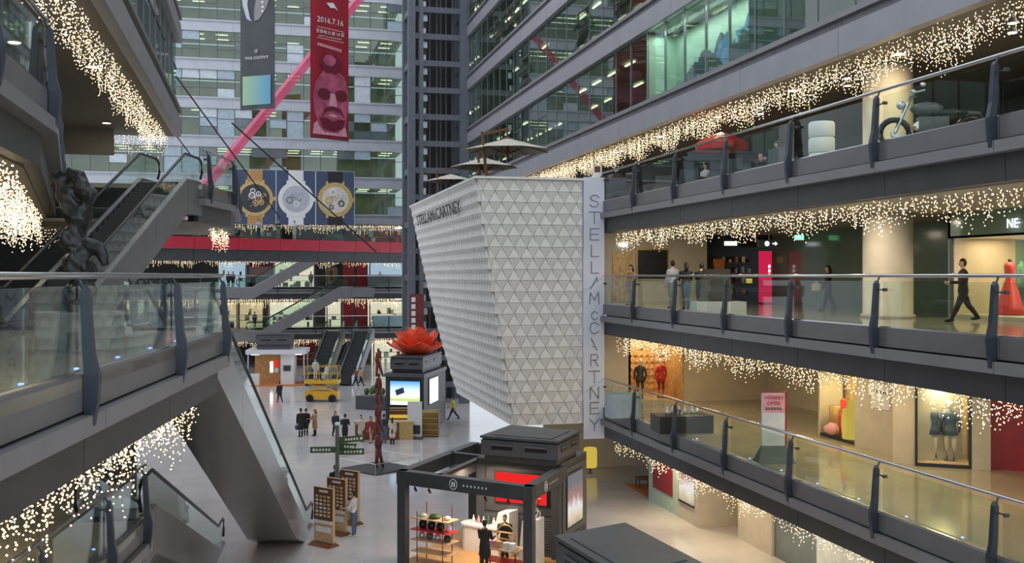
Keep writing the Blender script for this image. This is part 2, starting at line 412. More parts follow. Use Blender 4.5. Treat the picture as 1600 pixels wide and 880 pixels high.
opens = lambda k, c: 2 if (k >= 1 and (k*7+int(c/2)*5) % 9 == 0) or (k == 2 and 64 < c < 70) or (k == 1 and 49 < c < 53) else 0
office_facade('wall_right_offices', 'grey banded office facade over the galleries', 'y', 16.2, 8, 82, 1, 6, 2.0, FB, open_fn=opens)
office_facade('wall_right_offices_far', 'end stretch of the office facade beyond the steel tower', 'y', 16.2, 84, 118, 1, 7, 2.2, FB-.6, far=True, blind_p=.2)
office_facade('wall_back_offices', 'pale banded office facade closing the atrium', 'x', 118, -34.04, 16, 1, 7, 1.82, 15.7, gh=2.95, band=1.25, mats=('panel_light', 'panel_light'), far=True, blind_p=.1)
office_facade('wall_left_offices', 'office facade over the bronze sculpture terrace', 'y', -3.6, 10, 49, -1, 2, 2.0, FB)
# mint gallery behind the panes of the right facade
g = MB().box(17.7, 17.8, 32.9, 42.4, 17.5, 20.5).box(16.4, 17.7, 32.8, 32.9, 17.5, 20.5).box(16.4, 17.7, 42.4, 42.5, 17.5, 20.5).build('wall_gallery', 'mint'); tag(g, 'mint green room wall behind the office glazing', kind='structure')
lamp('gallery_light', (16.9, 37.7, 20.44), 300, (.95, 1, .95), .3, g, None, 'RECTANGLE', 9)
random.seed(3)
pa = empty('wall_mural', (17.68, 37.5, 18.9), 0, 'dark blue splashed ink mural in the mint room', 'mural')
pm('ink_dark', (.02, .03, .06), .6); pm('ink_blue', (.05, .22, .48), .6, 0, .5, 2)
for k in range(16):
    t_ = k/15; y = 3.9-7.6*t_; z = -1.0+1.5*t_+random.uniform(-.35, .35)
    pts = [(0, y+math.cos(a)*random.uniform(.4, 1.0), z+math.sin(a)*random.uniform(.3, .9)) for a in [2*math.pi*i/11 for i in range(11)]]
    MB().hull2([(-.004*k-.01, p[1], p[2]) for p in pts], [(-.004*k, p[1], p[2]) for p in pts]).build('ink_splash', random.choice(['ink_dark', 'ink_blue']), pa)
# ---- left building: upper slab, terrace
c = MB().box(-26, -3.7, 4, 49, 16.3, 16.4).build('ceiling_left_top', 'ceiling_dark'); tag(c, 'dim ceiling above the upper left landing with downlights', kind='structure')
uf = MB().prism([(-26, 4), (-3.7, 4), (-3.7, 19.3), (-6.4, 36), (-26, 36)], UF-.15, UF).build('floor_left_upper', 'mall_floor'); tag(uf, 'upper floor slab in the corner near the camera', kind='structure')
slab_edge(uf, (-3.5, 6), (-3.5, 19.3), (1, 0), UF, 4.2); slab_edge(uf, (-3.5, 19.3), (-6.2, 36), (.987, .16), UF, 4.2)
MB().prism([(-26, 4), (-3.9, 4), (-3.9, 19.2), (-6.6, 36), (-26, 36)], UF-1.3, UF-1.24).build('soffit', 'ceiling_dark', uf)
railing('glass_railing', 'glass balustrade high above the sculpture terrace, at the slab corner', (-3.5, 6), (-3.5, 19.3), (1, 0), UF, [.8, 5, 9.2, 13.2], leds=False)
railing('glass_railing', 'glass balustrade running back from the upper slab corner beside the escalator', (-3.5, 19.3), (-6.2, 36), (.987, .16), UF, [.3, 4.2, 8.4, 12.6, 16.6], leds=False)
# upper landing where the escalator arrives
ul = MB().prism([(-26, 37.6), (-1.9, 37.6), (-.9, 41.5), (-.9, 49), (-26, 49)], UF-.15, UF).build('floor_left_landing', 'mall_floor'); tag(ul, 'upper landing at the head of the escalator', kind='structure')
slab_edge(ul, (-.9, 49), (-.9, 41.5), (1, 0), UF, 4); slab_edge(ul, (-.9, 41.5), (-1.9, 37.6), (.97, -.25), UF, 5)
MB().prism([(-26, 37.8), (-2.2, 37.8), (-1.2, 41.5), (-1.2, 49), (-26, 49)], UF-1.3, UF-1.2).build('soffit', 'ceiling', ul)
railing('glass_railing', 'glass balustrade around the upper escalator landing', (-.9, 48.8), (-.9, 41.5), (1, 0), UF, [.4, 3.8, 7.2], leds=False)
railing('glass_railing', 'short angled glass balustrade at the escalator head', (-.9, 41.5), (-1.8, 37.9), (.97, -.25), UF, [.2, 3.4], leds=False)
tl = MB().box(-26, -6, 47, 47.3, 15.2, 16.3).build('wall_bulkhead', 'ceiling_dark'); tag(tl, 'beige bulkhead under the upper ceiling', kind='structure')
wall('wall_left_upper', 'dark rear wall behind the upper landing', 'charcoal', -26, -25.7, 4, 60, 0, 16.3)
# middle terrace with angled edge
TP0, TP1 = (-3.75, 2.0), (-.72, 23.4)
dl = Vector((TP1[0]-TP0[0], TP1[1]-TP0[1])); TL = dl.length; dl /= TL; TN = (dl.y, -dl.x)
mf = MB().prism([TP0, TP1, (-1.0, 26.6), (-3.2, 27.2), (-3.6, 46), (-26, 46), (-26, 2)], MF-.15, MF).build('floor_left_middle', 'mall_floor'); tag(mf, 'floor of the middle terrace around the sculpture', kind='structure')
MB().prism([(-4.2, 2), (-1.2, 23.2), (-1.4, 26.4), (-3.4, 27), (-3.8, 45.8), (-26, 45.8), (-26, 2)], MF-1.3, MF-1.24).build('soffit', 'ceiling', mf)
tpost = [math.hypot(x-TP0[0], y-TP0[1]) for x, y in ((-2.66, 9.7), (-2.08, 13.7), (-1.39, 18.76), (-.76, 23.15))]
slab_edge(mf, TP0, TP1, TN, MF, 4.8, 2.7); slab_edge(mf, TP1, (-1.0, 26.6), (.99, .09), MF, 6)
railing('glass_railing', 'glass balustrade in front of the bronze sculpture terrace', TP0, TP1, TN, MF, tpost)
railing('glass_railing', 'glass balustrade on the far edge of the sculpture terrace', (-3.6, 45.8), (-3.25, 28.2), (1, .02), MF, [.4, 4.5, 8.6, 12.7, 17], leds=False)
# lower left level
lf = MB().prism([(-5.2, 6), (-2.5, 25.4), (-4.4, 26.4), (-4.6, 44), (-26, 44), (-26, 6)], LF-.15, LF).build('floor_left_lower', 'mall_floor'); tag(lf, 'lower left floor under the fairy lights', kind='structure')
slab_edge(lf, (-5.2, 6), (-2.5, 25.4), (.99, -.138), LF, 4.8)
railing('glass_railing', 'glass balustrade below the sculpture terrace, behind fairy lights', (-5.2, 6), (-2.5, 25.4), (.99, -.138), LF, [3, 7.8, 12.6, 16.4, 19.3])
wall('wall_left_ground', 'grey wall behind the lower escalators', 'stone_wall', -9.3, -9, 6, 50, 0, 7.5)
wall('wall_left_middle', 'dark shop wall behind the sculpture terrace', 'charcoal', -26, -5.4, 50, 50.3, 0, UF-.1)
# ---- far lower storeys under the back facade
BY = 115.0
for z, nm in ((LF, 'lower'), (MF, 'middle'), (UF, 'upper')):
    f = MB().box(-36, 15.6, BY, 126, z-.15, z).build('floor_far_'+nm, 'mall_floor'); tag(f, f'far {nm} gallery floor', kind='structure')
    slab_edge(f, (-36, BY), (15.6, BY), (0, -1), z, 8)
    MB().box(-36, 15.6, BY+.3, 126, z-1.3, z-1.24).build('soffit', 'ceiling', f)
    if z < UF: railing('glass_railing', f'far glass balustrade on the {nm} gallery beyond the atrium', (-24, BY), (15.6, BY), (0, -1), z, [4*k+2 for k in range(10)], leds=False)
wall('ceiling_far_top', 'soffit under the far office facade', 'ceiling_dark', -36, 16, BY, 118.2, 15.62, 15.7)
bw = wall('wall_far_shops', 'dark rear wall of the far shops', 'charcoal', -36, 16, 125.7, 126, 0, 16)
# ---- steel lift tower
tw = empty('steel_tower', (13.9, 82, 0), 0, 'dark grey steel lift tower rising beside the office facade', 'tower')
for (x, y, w_) in ((-2.3, -1.2, .55), (-1.55, -1.2, .3), (1.9, -1.2, .75), (-2.3, 2.2, .5), (1.9, 2.2, .5)):
    MB().box(x-w_/2, x+w_/2, y-.3, y+.3, 0, 42).build('column', 'tower_steel', tw)
bm_ = MB().box(-2.3, 1.9, -1.3, -1.0, -.22, .22).mesh('beam', 'tower_steel'); bs = MB().box(-2.45, -2.15, -1.2, 2.2, -.25, .25).mesh('side_beam', 'tower_steel')
sd = MB().box(1.75, 2.05, -1.2, 2.2, -.25, .25).mesh('side_beam', 'tower_steel')
for k in range(20):
    inst('beam', bm_, tw, (0, 0, 1.5+2.1*k))
    if k % 2 == 0: inst('side_beam', bs, tw, (0, 0, 1.5+2.1*k)); inst('side_beam', sd, tw, (0, 0, 1.5+2.1*k))
bar = MB().box(-.06, .06, -.05, .05, 0, 41).mesh('guide_rail', 'slate')
for x in (-1.0, -.55, -.1, .3, .7, 1.15): inst('guide_rail', bar, tw, (x, .3+.4*math.sin(x*9), .2))
MB().box(-2.1, 1.7, 2.25, 2.35, 0, 41).build('shaft_wall', 'black', tw)
clip = MB().box(-.16, .16, -.05, .05, -.25, .25).mesh('bracket_plate', 'silver')
for k in range(38): inst('bracket_plate', clip, tw, (-1.25+.12*(k % 2), -.7, 2+k*1.05))
# ------------------------------------------------------------------ fairy-light curtains
def octa(mb, c, r):
    x, y, z = c
    mb.add([(x+r, y, z), (x-r, y, z), (x, y+r, z), (x, y-r, z), (x, y, z+r), (x, y, z-r)],
           [(0, 2, 4), (2, 1, 4), (1, 3, 4), (3, 0, 4), (2, 0, 5), (1, 2, 5), (3, 1, 5), (0, 3, 5)])
def curtain(label, p0, p1, z, drop=(.35, .9), step=.13, rows=2, n2=(0, 0), bstep=.115, r=.0175, wire=True):
    step *= 1.15
    mb = MB(); wr = MB()
    L = math.hypot(p1[0]-p0[0], p1[1]-p0[1]); d = ((p1[0]-p0[0])/L, (p1[1]-p0[1])/L)
    for row in range(rows):
        s = random.uniform(0, step)
        while s < L:
            o = row*.33+random.uniform(0, .22)
            x = p0[0]+d[0]*s-n2[0]*o; y = p0[1]+d[1]*s-n2[1]*o
            ln = random.uniform(*drop)*(.75+.25*math.sin(s*1.7+row)); k = 0
            zz = z-random.uniform(0, .08)
            while k*bstep < ln:
                mb.mat(0 if random.random() < .6 else 1)
                octa(mb, (x+random.uniform(-.05, .05), y+random.uniform(-.05, .05), zz-k*bstep-random.uniform(0, .05)), r*random.uniform(.75, 1.15)); k += 1
            if wire and row == 0: wr.add([(x-.002, y, z), (x+.002, y, z), (x+.002, y, zz-ln), (x-.002, y, zz-ln)], [(0, 1, 2, 3)])
            s += step*random.uniform(.6, 1.4)
    o = mb.build('fairy_light_curtain', ['bulb', 'bulb_white']); tag(o, label, 'fairy lights', None, 'stuff')
    if wire: wr.build('wires', 'ceiling_dark', o)
    return o
random.seed(11)
curtain('band of fairy lights under the lowest office fascia, above the upper gallery', (16.3, 82), (16.3, 12), 16.28, (.5, 1.0), .12, 4, (-1, 0))
curtain('fairy lights hanging over the middle gallery walkway', (RX+.55, 42.4), (RX+.55, 12), 11.9, (.35, .85), .15, 3, (-1, 0))
curtain('fairy lights hanging over the lower gallery shop windows', (RX+.55, 42.4), (RX+.55, 14), 7.5, (.35, .85), .15, 3, (-1, 0))
curtain('fairy lights at ground level under the lower gallery', (RX+.55, 42.6), (RX+.55, 16), 3.1, (.35, .85), .15, 3, (-1, 0))
curtain('fairy lights along the dim ceiling edge high at the upper landing', (-3.95, 12), (-3.95, 48.6), 16.28, (.3, .75), .12, 3, (1, 0))
curtain('fairy lights on the end of the dim upper ceiling above the escalator', (-3.9, 48.8), (-12, 48.8), 16.28, (.3, 1.1), .16, 2, (0, 1))
curtain('dense fairy lights below the upper slab corner', (-3.9, 7), (-3.9, 18.9), 11.92, (.6, 1.3), .085, 3, (1, 0))
curtain('fairy lights running back from the upper slab corner', (-4.0, 19.0), (-6.7, 35.8), 11.92, (.5, 1.2), .11, 3, (.987, .16))
curtain('fairy lights across the shop front behind the escalator', (-16, 44), (-4, 44), 11.9, (.3, .8), .16, 2, (0, 1))
curtain('small cluster of fairy lights beneath the escalator landing', (-1.3, 49), (-1.3, 41.7), 11.9, (.3, .9), .16, 2, (1, 0))
curtain('fairy lights dripping below the sculpture terrace edge', (TP0[0]-.3, TP0[1]+4), (TP1[0]-.45, TP1[1]), 7.52, (.5, 1.35), .085, 4, (TN[0], TN[1]))
for z, nm in ((LF, 'ground floor'), (MF, 'lower'), (UF, 'middle'), (16.3, 'upper')):
    curtain(f'distant fairy lights over the far {nm} shops', (-23, BY+.4), (15.4, BY+.4), z-1.28 if z < 16 else 15.6, (.4, 1.1), .2, 2, (0, -1), .16, .035, False)
# ------------------------------------------------------------------ escalators
def escalator(label, top, bot, width, flat=1.0, clad='clad', truss=1.05, steps=True, rail_h=.95, balus='rail_glass', panel=2.4):
    T, B = Vector(top), Vector(bot); e = Vector((T.x-B.x, T.y-B.y, 0)); L = e.length; e.normalize(); s = Vector((e.y, -e.x, 0))
    root = empty('escalator', B, 0, label, 'escalator')
    H = T.z-B.z; a0, a1 = flat, L-flat
    def zl(x): return 0 if x <= a0 else (H if x >= a1 else H*(x-a0)/(a1-a0))
    def P(x, o, z): return tuple(e*x+s*o+Vector((0, 0, z)))
    hw = width/2
    brk = sorted(set([0, a0, a1, L]+[a0+(a1-a0)*k/max(1, int((a1-a0)/panel)) for k in range(max(1, int((a1-a0)/panel))+1)]))
    for x0, x1 in zip(brk, brk[1:]):
        t0 = min(truss, zl(x0)+.35) if B.z < .1 else truss; t1 = min(truss, zl(x1)+.35) if B.z < .1 else truss
        if x0 < a0 and B.z < .1: t0 = t1 = .05
        for sg in (-1, 1):
            o0, o1 = sg*hw, sg*(hw-.16)
            MB().hull2([P(x0+.008, o0, zl(x0)-t0), P(x1-.008, o0, zl(x1)-t1), P(x1-.008, o0, zl(x1)+.1), P(x0+.008, o0, zl(x0)+.1)],
                       [P(x0+.008, o1, zl(x0)-t0), P(x1-.008, o1, zl(x1)-t1), P(x1-.008, o1, zl(x1)+.1), P(x0+.008, o1, zl(x0)+.1)]).build('side_panel', clad, root)
        if t0 > .1: MB().hull2([P(x0+.01, -hw+.01, zl(x0)-t0-.02), P(x1-.01, -hw+.01, zl(x1)-t1-.02), P(x1-.01, hw-.01, zl(x1)-t1-.02), P(x0+.01, hw-.01, zl(x0)-t0-.02)],
                   [P(x0+.01, -hw+.01, zl(x0)-t0+.04), P(x1-.01, -hw+.01, zl(x1)-t1+.04), P(x1-.01, hw-.01, zl(x1)-t1+.04), P(x0+.01, hw-.01, zl(x0)-t0+.04)]).build('underside_panel', clad, root)
    xs = [0, a0, a1, L]
    for sg in (-1, 1):
        o = sg*(hw-.1)
        MB().add([P(x, o, zl(x)+.1) for x in xs]+[P(x, o, zl(x)+rail_h-.03) for x in xs]+[P(x, o+.015, zl(x)+.1) for x in xs]+[P(x, o+.015, zl(x)+rail_h-.03) for x in xs],
                 [(0, 1, 5, 4), (1, 2, 6, 5), (2, 3, 7, 6), (8, 12, 13, 9), (9, 13, 14, 10), (10, 14, 15, 11)]).build('glass_balustrade', balus, root)
        pts = [P(-.15, o, .25), P(-.32, o, .5), P(-.25, o, rail_h-.1), P(0, o, rail_h)]+[P(x, o, zl(x)+rail_h) for x in (a0, a1, L)]+[P(L+.25, o, H+rail_h-.1), P(L+.32, o, H+.5), P(L+.15, o, H+.25)]
        MB().tube(pts, .045, 8).build('handrail', 'rubber', root, True)
        MB().add([P(x, o+q, zl(x)+.102+h) for h in (0, .03) for q in (-.08, .08) for x in xs],
                 [(8, 9, 13, 12), (9, 10, 14, 13), (10, 11, 15, 14), (0, 1, 9, 8), (1, 2, 10, 9), (2, 3, 11, 10), (4, 12, 13, 5), (5, 13, 14, 6), (6, 14, 15, 7)]).build('deck_trim', 'steel', root)
    if steps:
        n = int((a1-a0)/.42); dx = (a1-a0)/n; dz = H/n
        b = MB(); v = [P(x, o, z) for z in (-.25, 0) for o in (-hw+.2, hw-.2) for x in (0, dx)]
        b.add(v, [(0, 2, 3, 1), (4, 5, 7, 6), (0, 1, 5, 4), (2, 6, 7, 3), (0, 4, 6, 2), (1, 3, 7, 5)]); sm = b.mesh('step', 'charcoal')
        for k in range(n): inst('step', sm, root, P(a0+dx*k, 0, dz*(k+1)-.05))
    for x0, x1, z in ((0, a0, 0), (a1, L, H)):
        MB().hull2([P(x0, -hw+.18, z-.06), P(x1, -hw+.18, z-.06), P(x1, hw-.18, z-.06), P(x0, hw-.18, z-.06)], [P(x0, -hw+.18, z), P(x1, -hw+.18, z), P(x1, hw-.18, z), P(x0, hw-.18, z)]).build('landing_plate', 'steel', root)
    return root
escalator('long steel-clad escalator from the sculpture terrace down to the atrium floor', (-2.1, 25.0, MF), (1.3, 42.6, 0), 1.75, 1.3, panel=2.6, truss=1.15)
escalator('steel-clad escalator climbing past the bronze sculpture to the upper landing', (-2.75, 38.2, UF), (-5.7, 26.0, MF), 1.7, 1.6, clad='panel')
escalator('short escalator dropping below the sculpture terrace', (-3.3, 25.4, LF), (-2.0, 40.5, 0), 1.6, 1.2, clad='clad')
escalator('far escalator slanting up behind the red bridge', (8.4, 106, UF), (-1.8, 106, MF), 1.7, 1.2, clad='panel_mid', steps=False)
escalator('far escalator slanting between the lower and middle galleries', (9.4, 108.5, MF), (-.9, 108.5, LF), 1.7, 1.2, clad='panel_mid', steps=False)
for k, u in enumerate((489, 535)):
    b = gp(u, 603, 0); t_ = dp(u+36, 513, 108); t_.z = LF
    escalator('twin escalator beside the white kiosk, the one nearer to it' if k == 0 else 'twin escalator nearer to the red lotus', (t_.x, t_.y, LF), (b.x, b.y, 0), 1.9, 1.0, clad='slate', balus='rail_glass')
for bx in ((-4.2, -1.7, 105.1, 115.2, MF-.95, MF), (-3.4, -.8, 107.6, 115.2, LF-.95, LF), (9.3, 11.6, 107.6, 115.2, MF-.95, MF), (8.3, 10.6, 103, 115.2, UF-.95, UF)): MB().box(*bx).build('floor_far_stub', 'panel_mid').__setitem__('kind', 'structure')
# ------------------------------------------------------------------ red bridge with cables
b0, b1 = Vector((-8.5, 85.7, 0)), Vector((15.5, 100.4, 0)); bd = (b1-b0).normalized(); bn = Vector((bd.y, -bd.x, 0))
br = empty('red_footbridge', b0+Vector((0, 0, UF)), 0, 'red sided footbridge crossing the far end of the atrium', 'bridge')
BLn = (b1-b0).length
def BP(s, o, z): return tuple(bd*s+bn*o+Vector((0, 0, z)))
def bbox(s0, s1, o0, o1, z0, z1): return MB().hull2([BP(s0, o0, z0), BP(s1, o0, z0), BP(s1, o1, z0), BP(s0, o1, z0)], [BP(s0, o0, z1), BP(s1, o0, z1), BP(s1, o1, z1), BP(s0, o1, z1)])
bbox(0, BLn, -3, 0, -.2, 0).build('deck', 'slate', br)
for k in range(7): bbox(BLn*k/7+.02, BLn*(k+1)/7-.02, -.1, .1, -.95, .02).build('red_panel', 'bridge_red', br); bbox(BLn*k/7+.02, BLn*(k+1)/7-.02, -3, -.12, -1.9, -.96).build('beam_panel', 'charcoal', br)
MB().tube([BP(0, 0, 1.15), BP(BLn, 0, 1.15)], .05, 6).build('handrail', 'steel', br)
pst = MB().tube([(0, 0, -.3), tuple(bn*.12+Vector((0, 0, .5))), (0, 0, 1.12)], .05, 6).mesh('post', 'post')
for k in range(11): inst('post', pst, br, BP(1+BLn/11*k, .05, 0))
bbox(0, BLn, -.02, 0, .05, 1.05).build('glass_pane', 'rail_glass', br)
for (u0, v0, u1, v1) in ((268, 110, 437, 340), (362, 192, 588, 394), (250, 178, 300, 245)):
    A, B_ = dp(u0, v0, 74), dp(u1, v1, 86)
    tag(MB().tube([A, B_], .055, 6).build('steel_cable', 'black'), {268: 'black stay cable running down to the red bridge by the watch posters', 362: 'black stay cable crossing in front of the watch posters', 250: 'short black stay cable near the upper landing'}[u0], 'cable')
A, B_ = dp(566, -8, 96), dp(222, 411, 84)
ax = (B_-A).normalized(); up = Vector((0, 0, 1)); sd_ = ax.cross(up).normalized(); n_ = sd_.cross(ax)
MB().hull2([A+sd_*.62+n_*.3, A-sd_*.62+n_*.3, A-sd_*.62-n_*.3, A+sd_*.62-n_*.3], [B_+sd_*.62+n_*.3, B_-sd_*.62+n_*.3, B_-sd_*.62-n_*.3, B_+sd_*.62-n_*.3]).build('pink_ribbon_tube', 'pink_film')
tag(bpy.data.objects['pink_ribbon_tube'], 'translucent pink tube slanting across in front of the offices', 'art tube')
# ------------------------------------------------------------------ hanging banners
def banner(name, label, uL, uR, vb, d, slope_d, mat):
    Lp, Rp = dp(uL, vb, d), dp(uR, vb, d+slope_d); zb = dp(uL, vb, d).z
    x = Vector((Rp.x-Lp.x, Rp.y-Lp.y, 0)); W = x.length; x.normalize(); n = Vector((x.y, -x.x, 0))
    root = empty(name, (Lp.x, Lp.y, zb), 0, label, 'banner')
    H = 18
    cols = 10; v = []; f = []
    for j in range(2):
        for i in range(cols+1):
            for h in (0, H): v.append(tuple(x*(W*i/cols)+n*(.03*math.sin(i*1.1)-.02*j)+Vector((0, 0, h))))
    for j in range(2):
        for i in range(cols):
            q = j*(cols+1)*2+i*2; f.append((q, q+2, q+3, q+1) if j == 0 else (q, q+1, q+3, q+2))
    MB().add(v, f).build('cloth', mat, root)
    MB().tube([tuple(n*.02+Vector((0, 0, .0))), tuple(x*W+n*.02)], .04, 6).build('weight_bar', 'charcoal', root)
    def Fp(a, b, o=.05): return tuple(x*(W*a)+n*o+Vector((0, 0, b)))
    return root, x, n, W, Fp
def blob(root, Fp, name, mat, pts, o):
    MB().hull2([Fp(a, b, o) for a, b in pts], [Fp(a, b, o+.006) for a, b in pts]).build(name, mat, root)
def ell(ca, cb, ra, rb, n=20, f=None): return [(ca+ra*math.cos(2*math.pi*i/n)*(f(i/n) if f else 1), cb+rb*math.sin(2*math.pi*i/n)*(f(i/n) if f else 1)) for i in range(n)]
rb_, x, n, W, Fp = banner('red_banner', 'dark red vertical banner with date and pink head portrait', 485, 545, 214, 72, 2.2, 'crimson_print')
zc = 9.4-1.2
random.seed(5)
jag = lambda t_: 1+.10*math.sin(t_*40)
blob(rb_, Fp, 'printed_shoulder', 'pink_light', [(.05, .25), (.95, .25), (.9, .9), (.7, 1.3), (.2, 1.3), (.08, .95)], .05)
blob(rb_, Fp, 'printed_head', 'pink_print', [(.2, .9), (.35, .45), (.7, .45), (.9, 1.0), (.98, 2.4), (.96, 3.6), (.86, 4.5), (.6, 4.9), (.32, 4.75), (.12, 3.9), (.06, 2.8), (.1, 1.7)], .057)
blob(rb_, Fp, 'printed_hair', 'pink_dark', ell(.52, 5.3, .28, .75, 24, jag), .064); blob(rb_, Fp, 'printed_hair', 'pink_print', ell(.48, 5.5, .16, .4, 18, jag), .071)
for ca in (.34, .78): blob(rb_, Fp, 'printed_spectacle', 'pink_dark', ell(ca, 3.1, .17, .42, 18), .071)
blob(rb_, Fp, 'printed_nose', 'pink_light', [(.5, 3.2), (.62, 3.2), (.68, 2.3), (.46, 2.3)], .078)
blob(rb_, Fp, 'printed_moustache', 'pink_dark', [(.28, 1.55), (.36, 2.15), (.57, 2.32), (.78, 2.15), (.86, 1.55), (.74, 1.9), (.57, 2.0), (.4, 1.9)], .078)
blob(rb_, Fp, 'printed_beard', 'pink_dark', [(.2, 1.4), (.42, 1.45), (.57, 1.2), (.72, 1.45), (.9, 1.4), (.82, .8), (.57, .5), (.32, .7)], .071)
blob(rb_, Fp, 'printed_lip', 'pink_light', [(.42, 1.62), (.57, 1.78), (.72, 1.62), (.57, 1.5)], .085)
blob(rb_, Fp, 'printed_emblem', 'white', [(.4, 9.5), (.58, 9.6), (.7, 9.1), (.62, 9.25), (.5, 9.2)], .05)
for body, a, b, sz in (('2016.7.16', .5, 8.25, .56), ('芳草地 D 座 10 层', .5, 7.42, .30), ('10/F D Tower, Parkview Green', .5, 7.12, .15)):
    text(body, sz, face_m(Fp(a, b, .06), x), 'white', rb_)
for k in range(11): blob(rb_, Fp, 'printed_glyph', 'pink_light', [(.17+.058*k, 6.42-.02*k), (.215+.058*k, 6.42-.02*k), (.215+.058*k, 6.62-.02*k), (.17+.058*k, 6.62-.02*k)], .05)
for b in (7.72, 6.96): blob(rb_, Fp, 'printed_rule', 'white', [(.16, b), (.86, b-.06), (.86, b-.03), (.16, b+.03)], .05)
gb, x, n, W, Fp = banner('grey_banner', 'dark grey vertical banner with pale hands and a coloured square', 375.5, 429, 172, 76, -1.0, 'grey_print')
blob(gb, Fp, 'printed_sleeve', 'panel_light', [(0, 10), (.32, 10), (.22, 7.6), (.3, 6.6), (.36, 6.35), (.2, 6.6), (.08, 7.6)], .05)
blob(gb, Fp, 'printed_hand', 'panel_mid', [(.42, 6.4), (.56, 6.45), (.78, 7.3), (.9, 8.2), (.98, 10), (.66, 10), (.62, 8.6), (.48, 8.0), (.42, 7.2)], .05)
for q in ((.3, 8.4), (.29, 8.75), (.29, 9.1), (.3, 9.45), (.66, 7.05), (.67, 7.35), (.66, 7.7)): blob(gb, Fp, 'printed_pearl', 'white', ell(q[0], q[1], .03, .09, 8), .062)
blob(gb, Fp, 'printed_emblem', 'panel_mid', ell(.48, 4.2, .06, .16, 12), .05)
text('PHILOSOPHY', .30, face_m(Fp(.5, 3.7, .06), x), 'white', gb, spacing=1.15)
m, t, o = nt('square_print'); tc = t.nodes.new('ShaderNodeTexCoord'); sp = t.nodes.new('ShaderNodeSeparateXYZ'); t.links.new(tc.outputs['Generated'], sp.inputs[0])
r = t.nodes.new('ShaderNodeValToRGB'); r.color_ramp.elements[0].color = (.36, .55, .30, 1); r.color_ramp.elements[1].color = (.10, .32, .55, 1); t.links.new(sp.outputs['X'], r.inputs[0])
b_ = t.nodes.new('ShaderNodeBsdfPrincipled'); t.links.new(r.outputs[0], b_.inputs[0]); t.links.new(b_.outputs[0], o.inputs[0])
blob(gb, Fp, 'printed_square', 'square_print', [(.08, .3), (.9, .3), (.9, 2.4), (.08, 2.4)], .05)
# ------------------------------------------------------------------ watch posters
def watch(u0, u1, lab, case, strap, dial, kind):
    A = dp(u0, 352, 111); d1 = 111*(1+(u1-u0)*0); x = Vector((1, 0, 0)); Wd = (u1-u0)/1626*111.5; Hh = 5.8
    root = empty('watch_poster', (A.x, 112.5, A.z), 0, lab, 'poster')
    MB().box(0, Wd, 0, .1, 0, Hh).build('poster_board', 'blue_print', root)
    for bx in ((0, .06, -.03, .1, 0, Hh), (Wd-.06, Wd, -.03, .1, 0, Hh), (0, Wd, -.03, .1, Hh-.06, Hh)): MB().box(*bx).build('poster_frame', 'panel_light', root)
    cx, cz = Wd/2, Hh*.47
    def ring(r0, r1, y, mat, name, c=(cx, cz), n=36):
        v = []; f = []
        for i in range(n):
            a = 2*math.pi*i/n
            for rr, yy in ((r0, 0), (r1, 0), (r1, y), (r0, y)): v.append((c[0]+rr*math.cos(a), -yy-.001, c[1]+rr*math.sin(a)))
        for i in range(n):
            j = (i+1) % n
            for q in range(4): f.append((i*4+q, j*4+q, j*4+(q+1) % 4, i*4+(q+1) % 4))
        MB().add(v, f).build(name, mat, root)
    MB().box(cx-.78, cx+.78, -.04, 0, 0, Hh-.06).build('printed_strap', strap, root)
    for sx in (-1, 1):
        for sz in (-1, 1): MB().box(cx+sx*.85-.12, cx+sx*.85+.12, -.06, 0, cz+sz*1.55-.4, cz+sz*1.55+.4).build('printed_lug', case, root)
    ring(.0, 1.85, .07, case, 'printed_case'); ring(1.42, 1.5, .085, 'charcoal' if kind == 0 else case, 'printed_bezel'); ring(0, 1.42, .08, dial, 'printed_dial')
    MB().box(cx+1.8, cx+2.1, -.06, 0, cz-.2, cz+.2).build('printed_crown', case, root)
    random.seed(kind+20)
    for k in range(9 if kind != 1 else 5):
        a = k*2.4; rr = .35+.08*k; q = (cx+rr*math.cos(a), cz+rr*math.sin(a)); rad = random.uniform(.2, .42)
        ring(rad*.62, rad, .10+.004*k, random.choice(['silver', 'gold', 'white', 'charcoal'] if kind != 1 else ['white', 'panel_light', 'panel_mid']), 'printed_gear', q, 16)
        ring(0, rad*.25, .10+.004*k, random.choice(['silver', 'gold', 'panel_light']) if kind != 1 else 'panel_light', 'printed_pivot', q, 10)
    for a, ln in ((.9, 1.0), (2.5, .75)):
        MB().hull2([(cx, -.15, cz), (cx+ln*math.cos(a), -.15, cz+ln*math.sin(a)), (cx+ln*math.cos(a)+.04, -.15, cz+ln*math.sin(a)+.04), (cx+.05, -.15, cz+.05)], [(cx, -.16, cz), (cx+ln*math.cos(a), -.16, cz+ln*math.sin(a)), (cx+ln*math.cos(a)+.04, -.16, cz+ln*math.sin(a)+.04), (cx+.05, -.16, cz+.05)]).build('printed_hand', 'white' if kind != 1 else 'panel_mid', root)
watch(366, 429, 'large poster of a gold watch with tan strap and dark dial', 'gold', 'wood', 'charcoal', 0)
watch(431, 491, 'large poster of an all white watch', 'white', 'white_panel', 'panel_light', 1)
watch(493, 553, 'large poster of a gold skeleton watch on black strap', 'gold', 'black', 'canvas', 2)
# ------------------------------------------------------------------ faceted white tower (pavilion)
PZT, PZB = 14.2, 3.75
def front_left(z): t_ = (PZT-z)/(PZT-PZB); return 8.83+(10.43-8.83)*t_
def far_y(z):
    t_ = (PZT-z)/(PZT-PZB); return 61.4-3.6*t_-2.9*t_**3
pv = empty('faceted_tower', (11.5, 50, 0), 0, 'tall white tower clad in triangular relief tiles, narrowing downwards', 'pavilion')
PO = Vector((11.5, 50, 0))
FY = 42.45
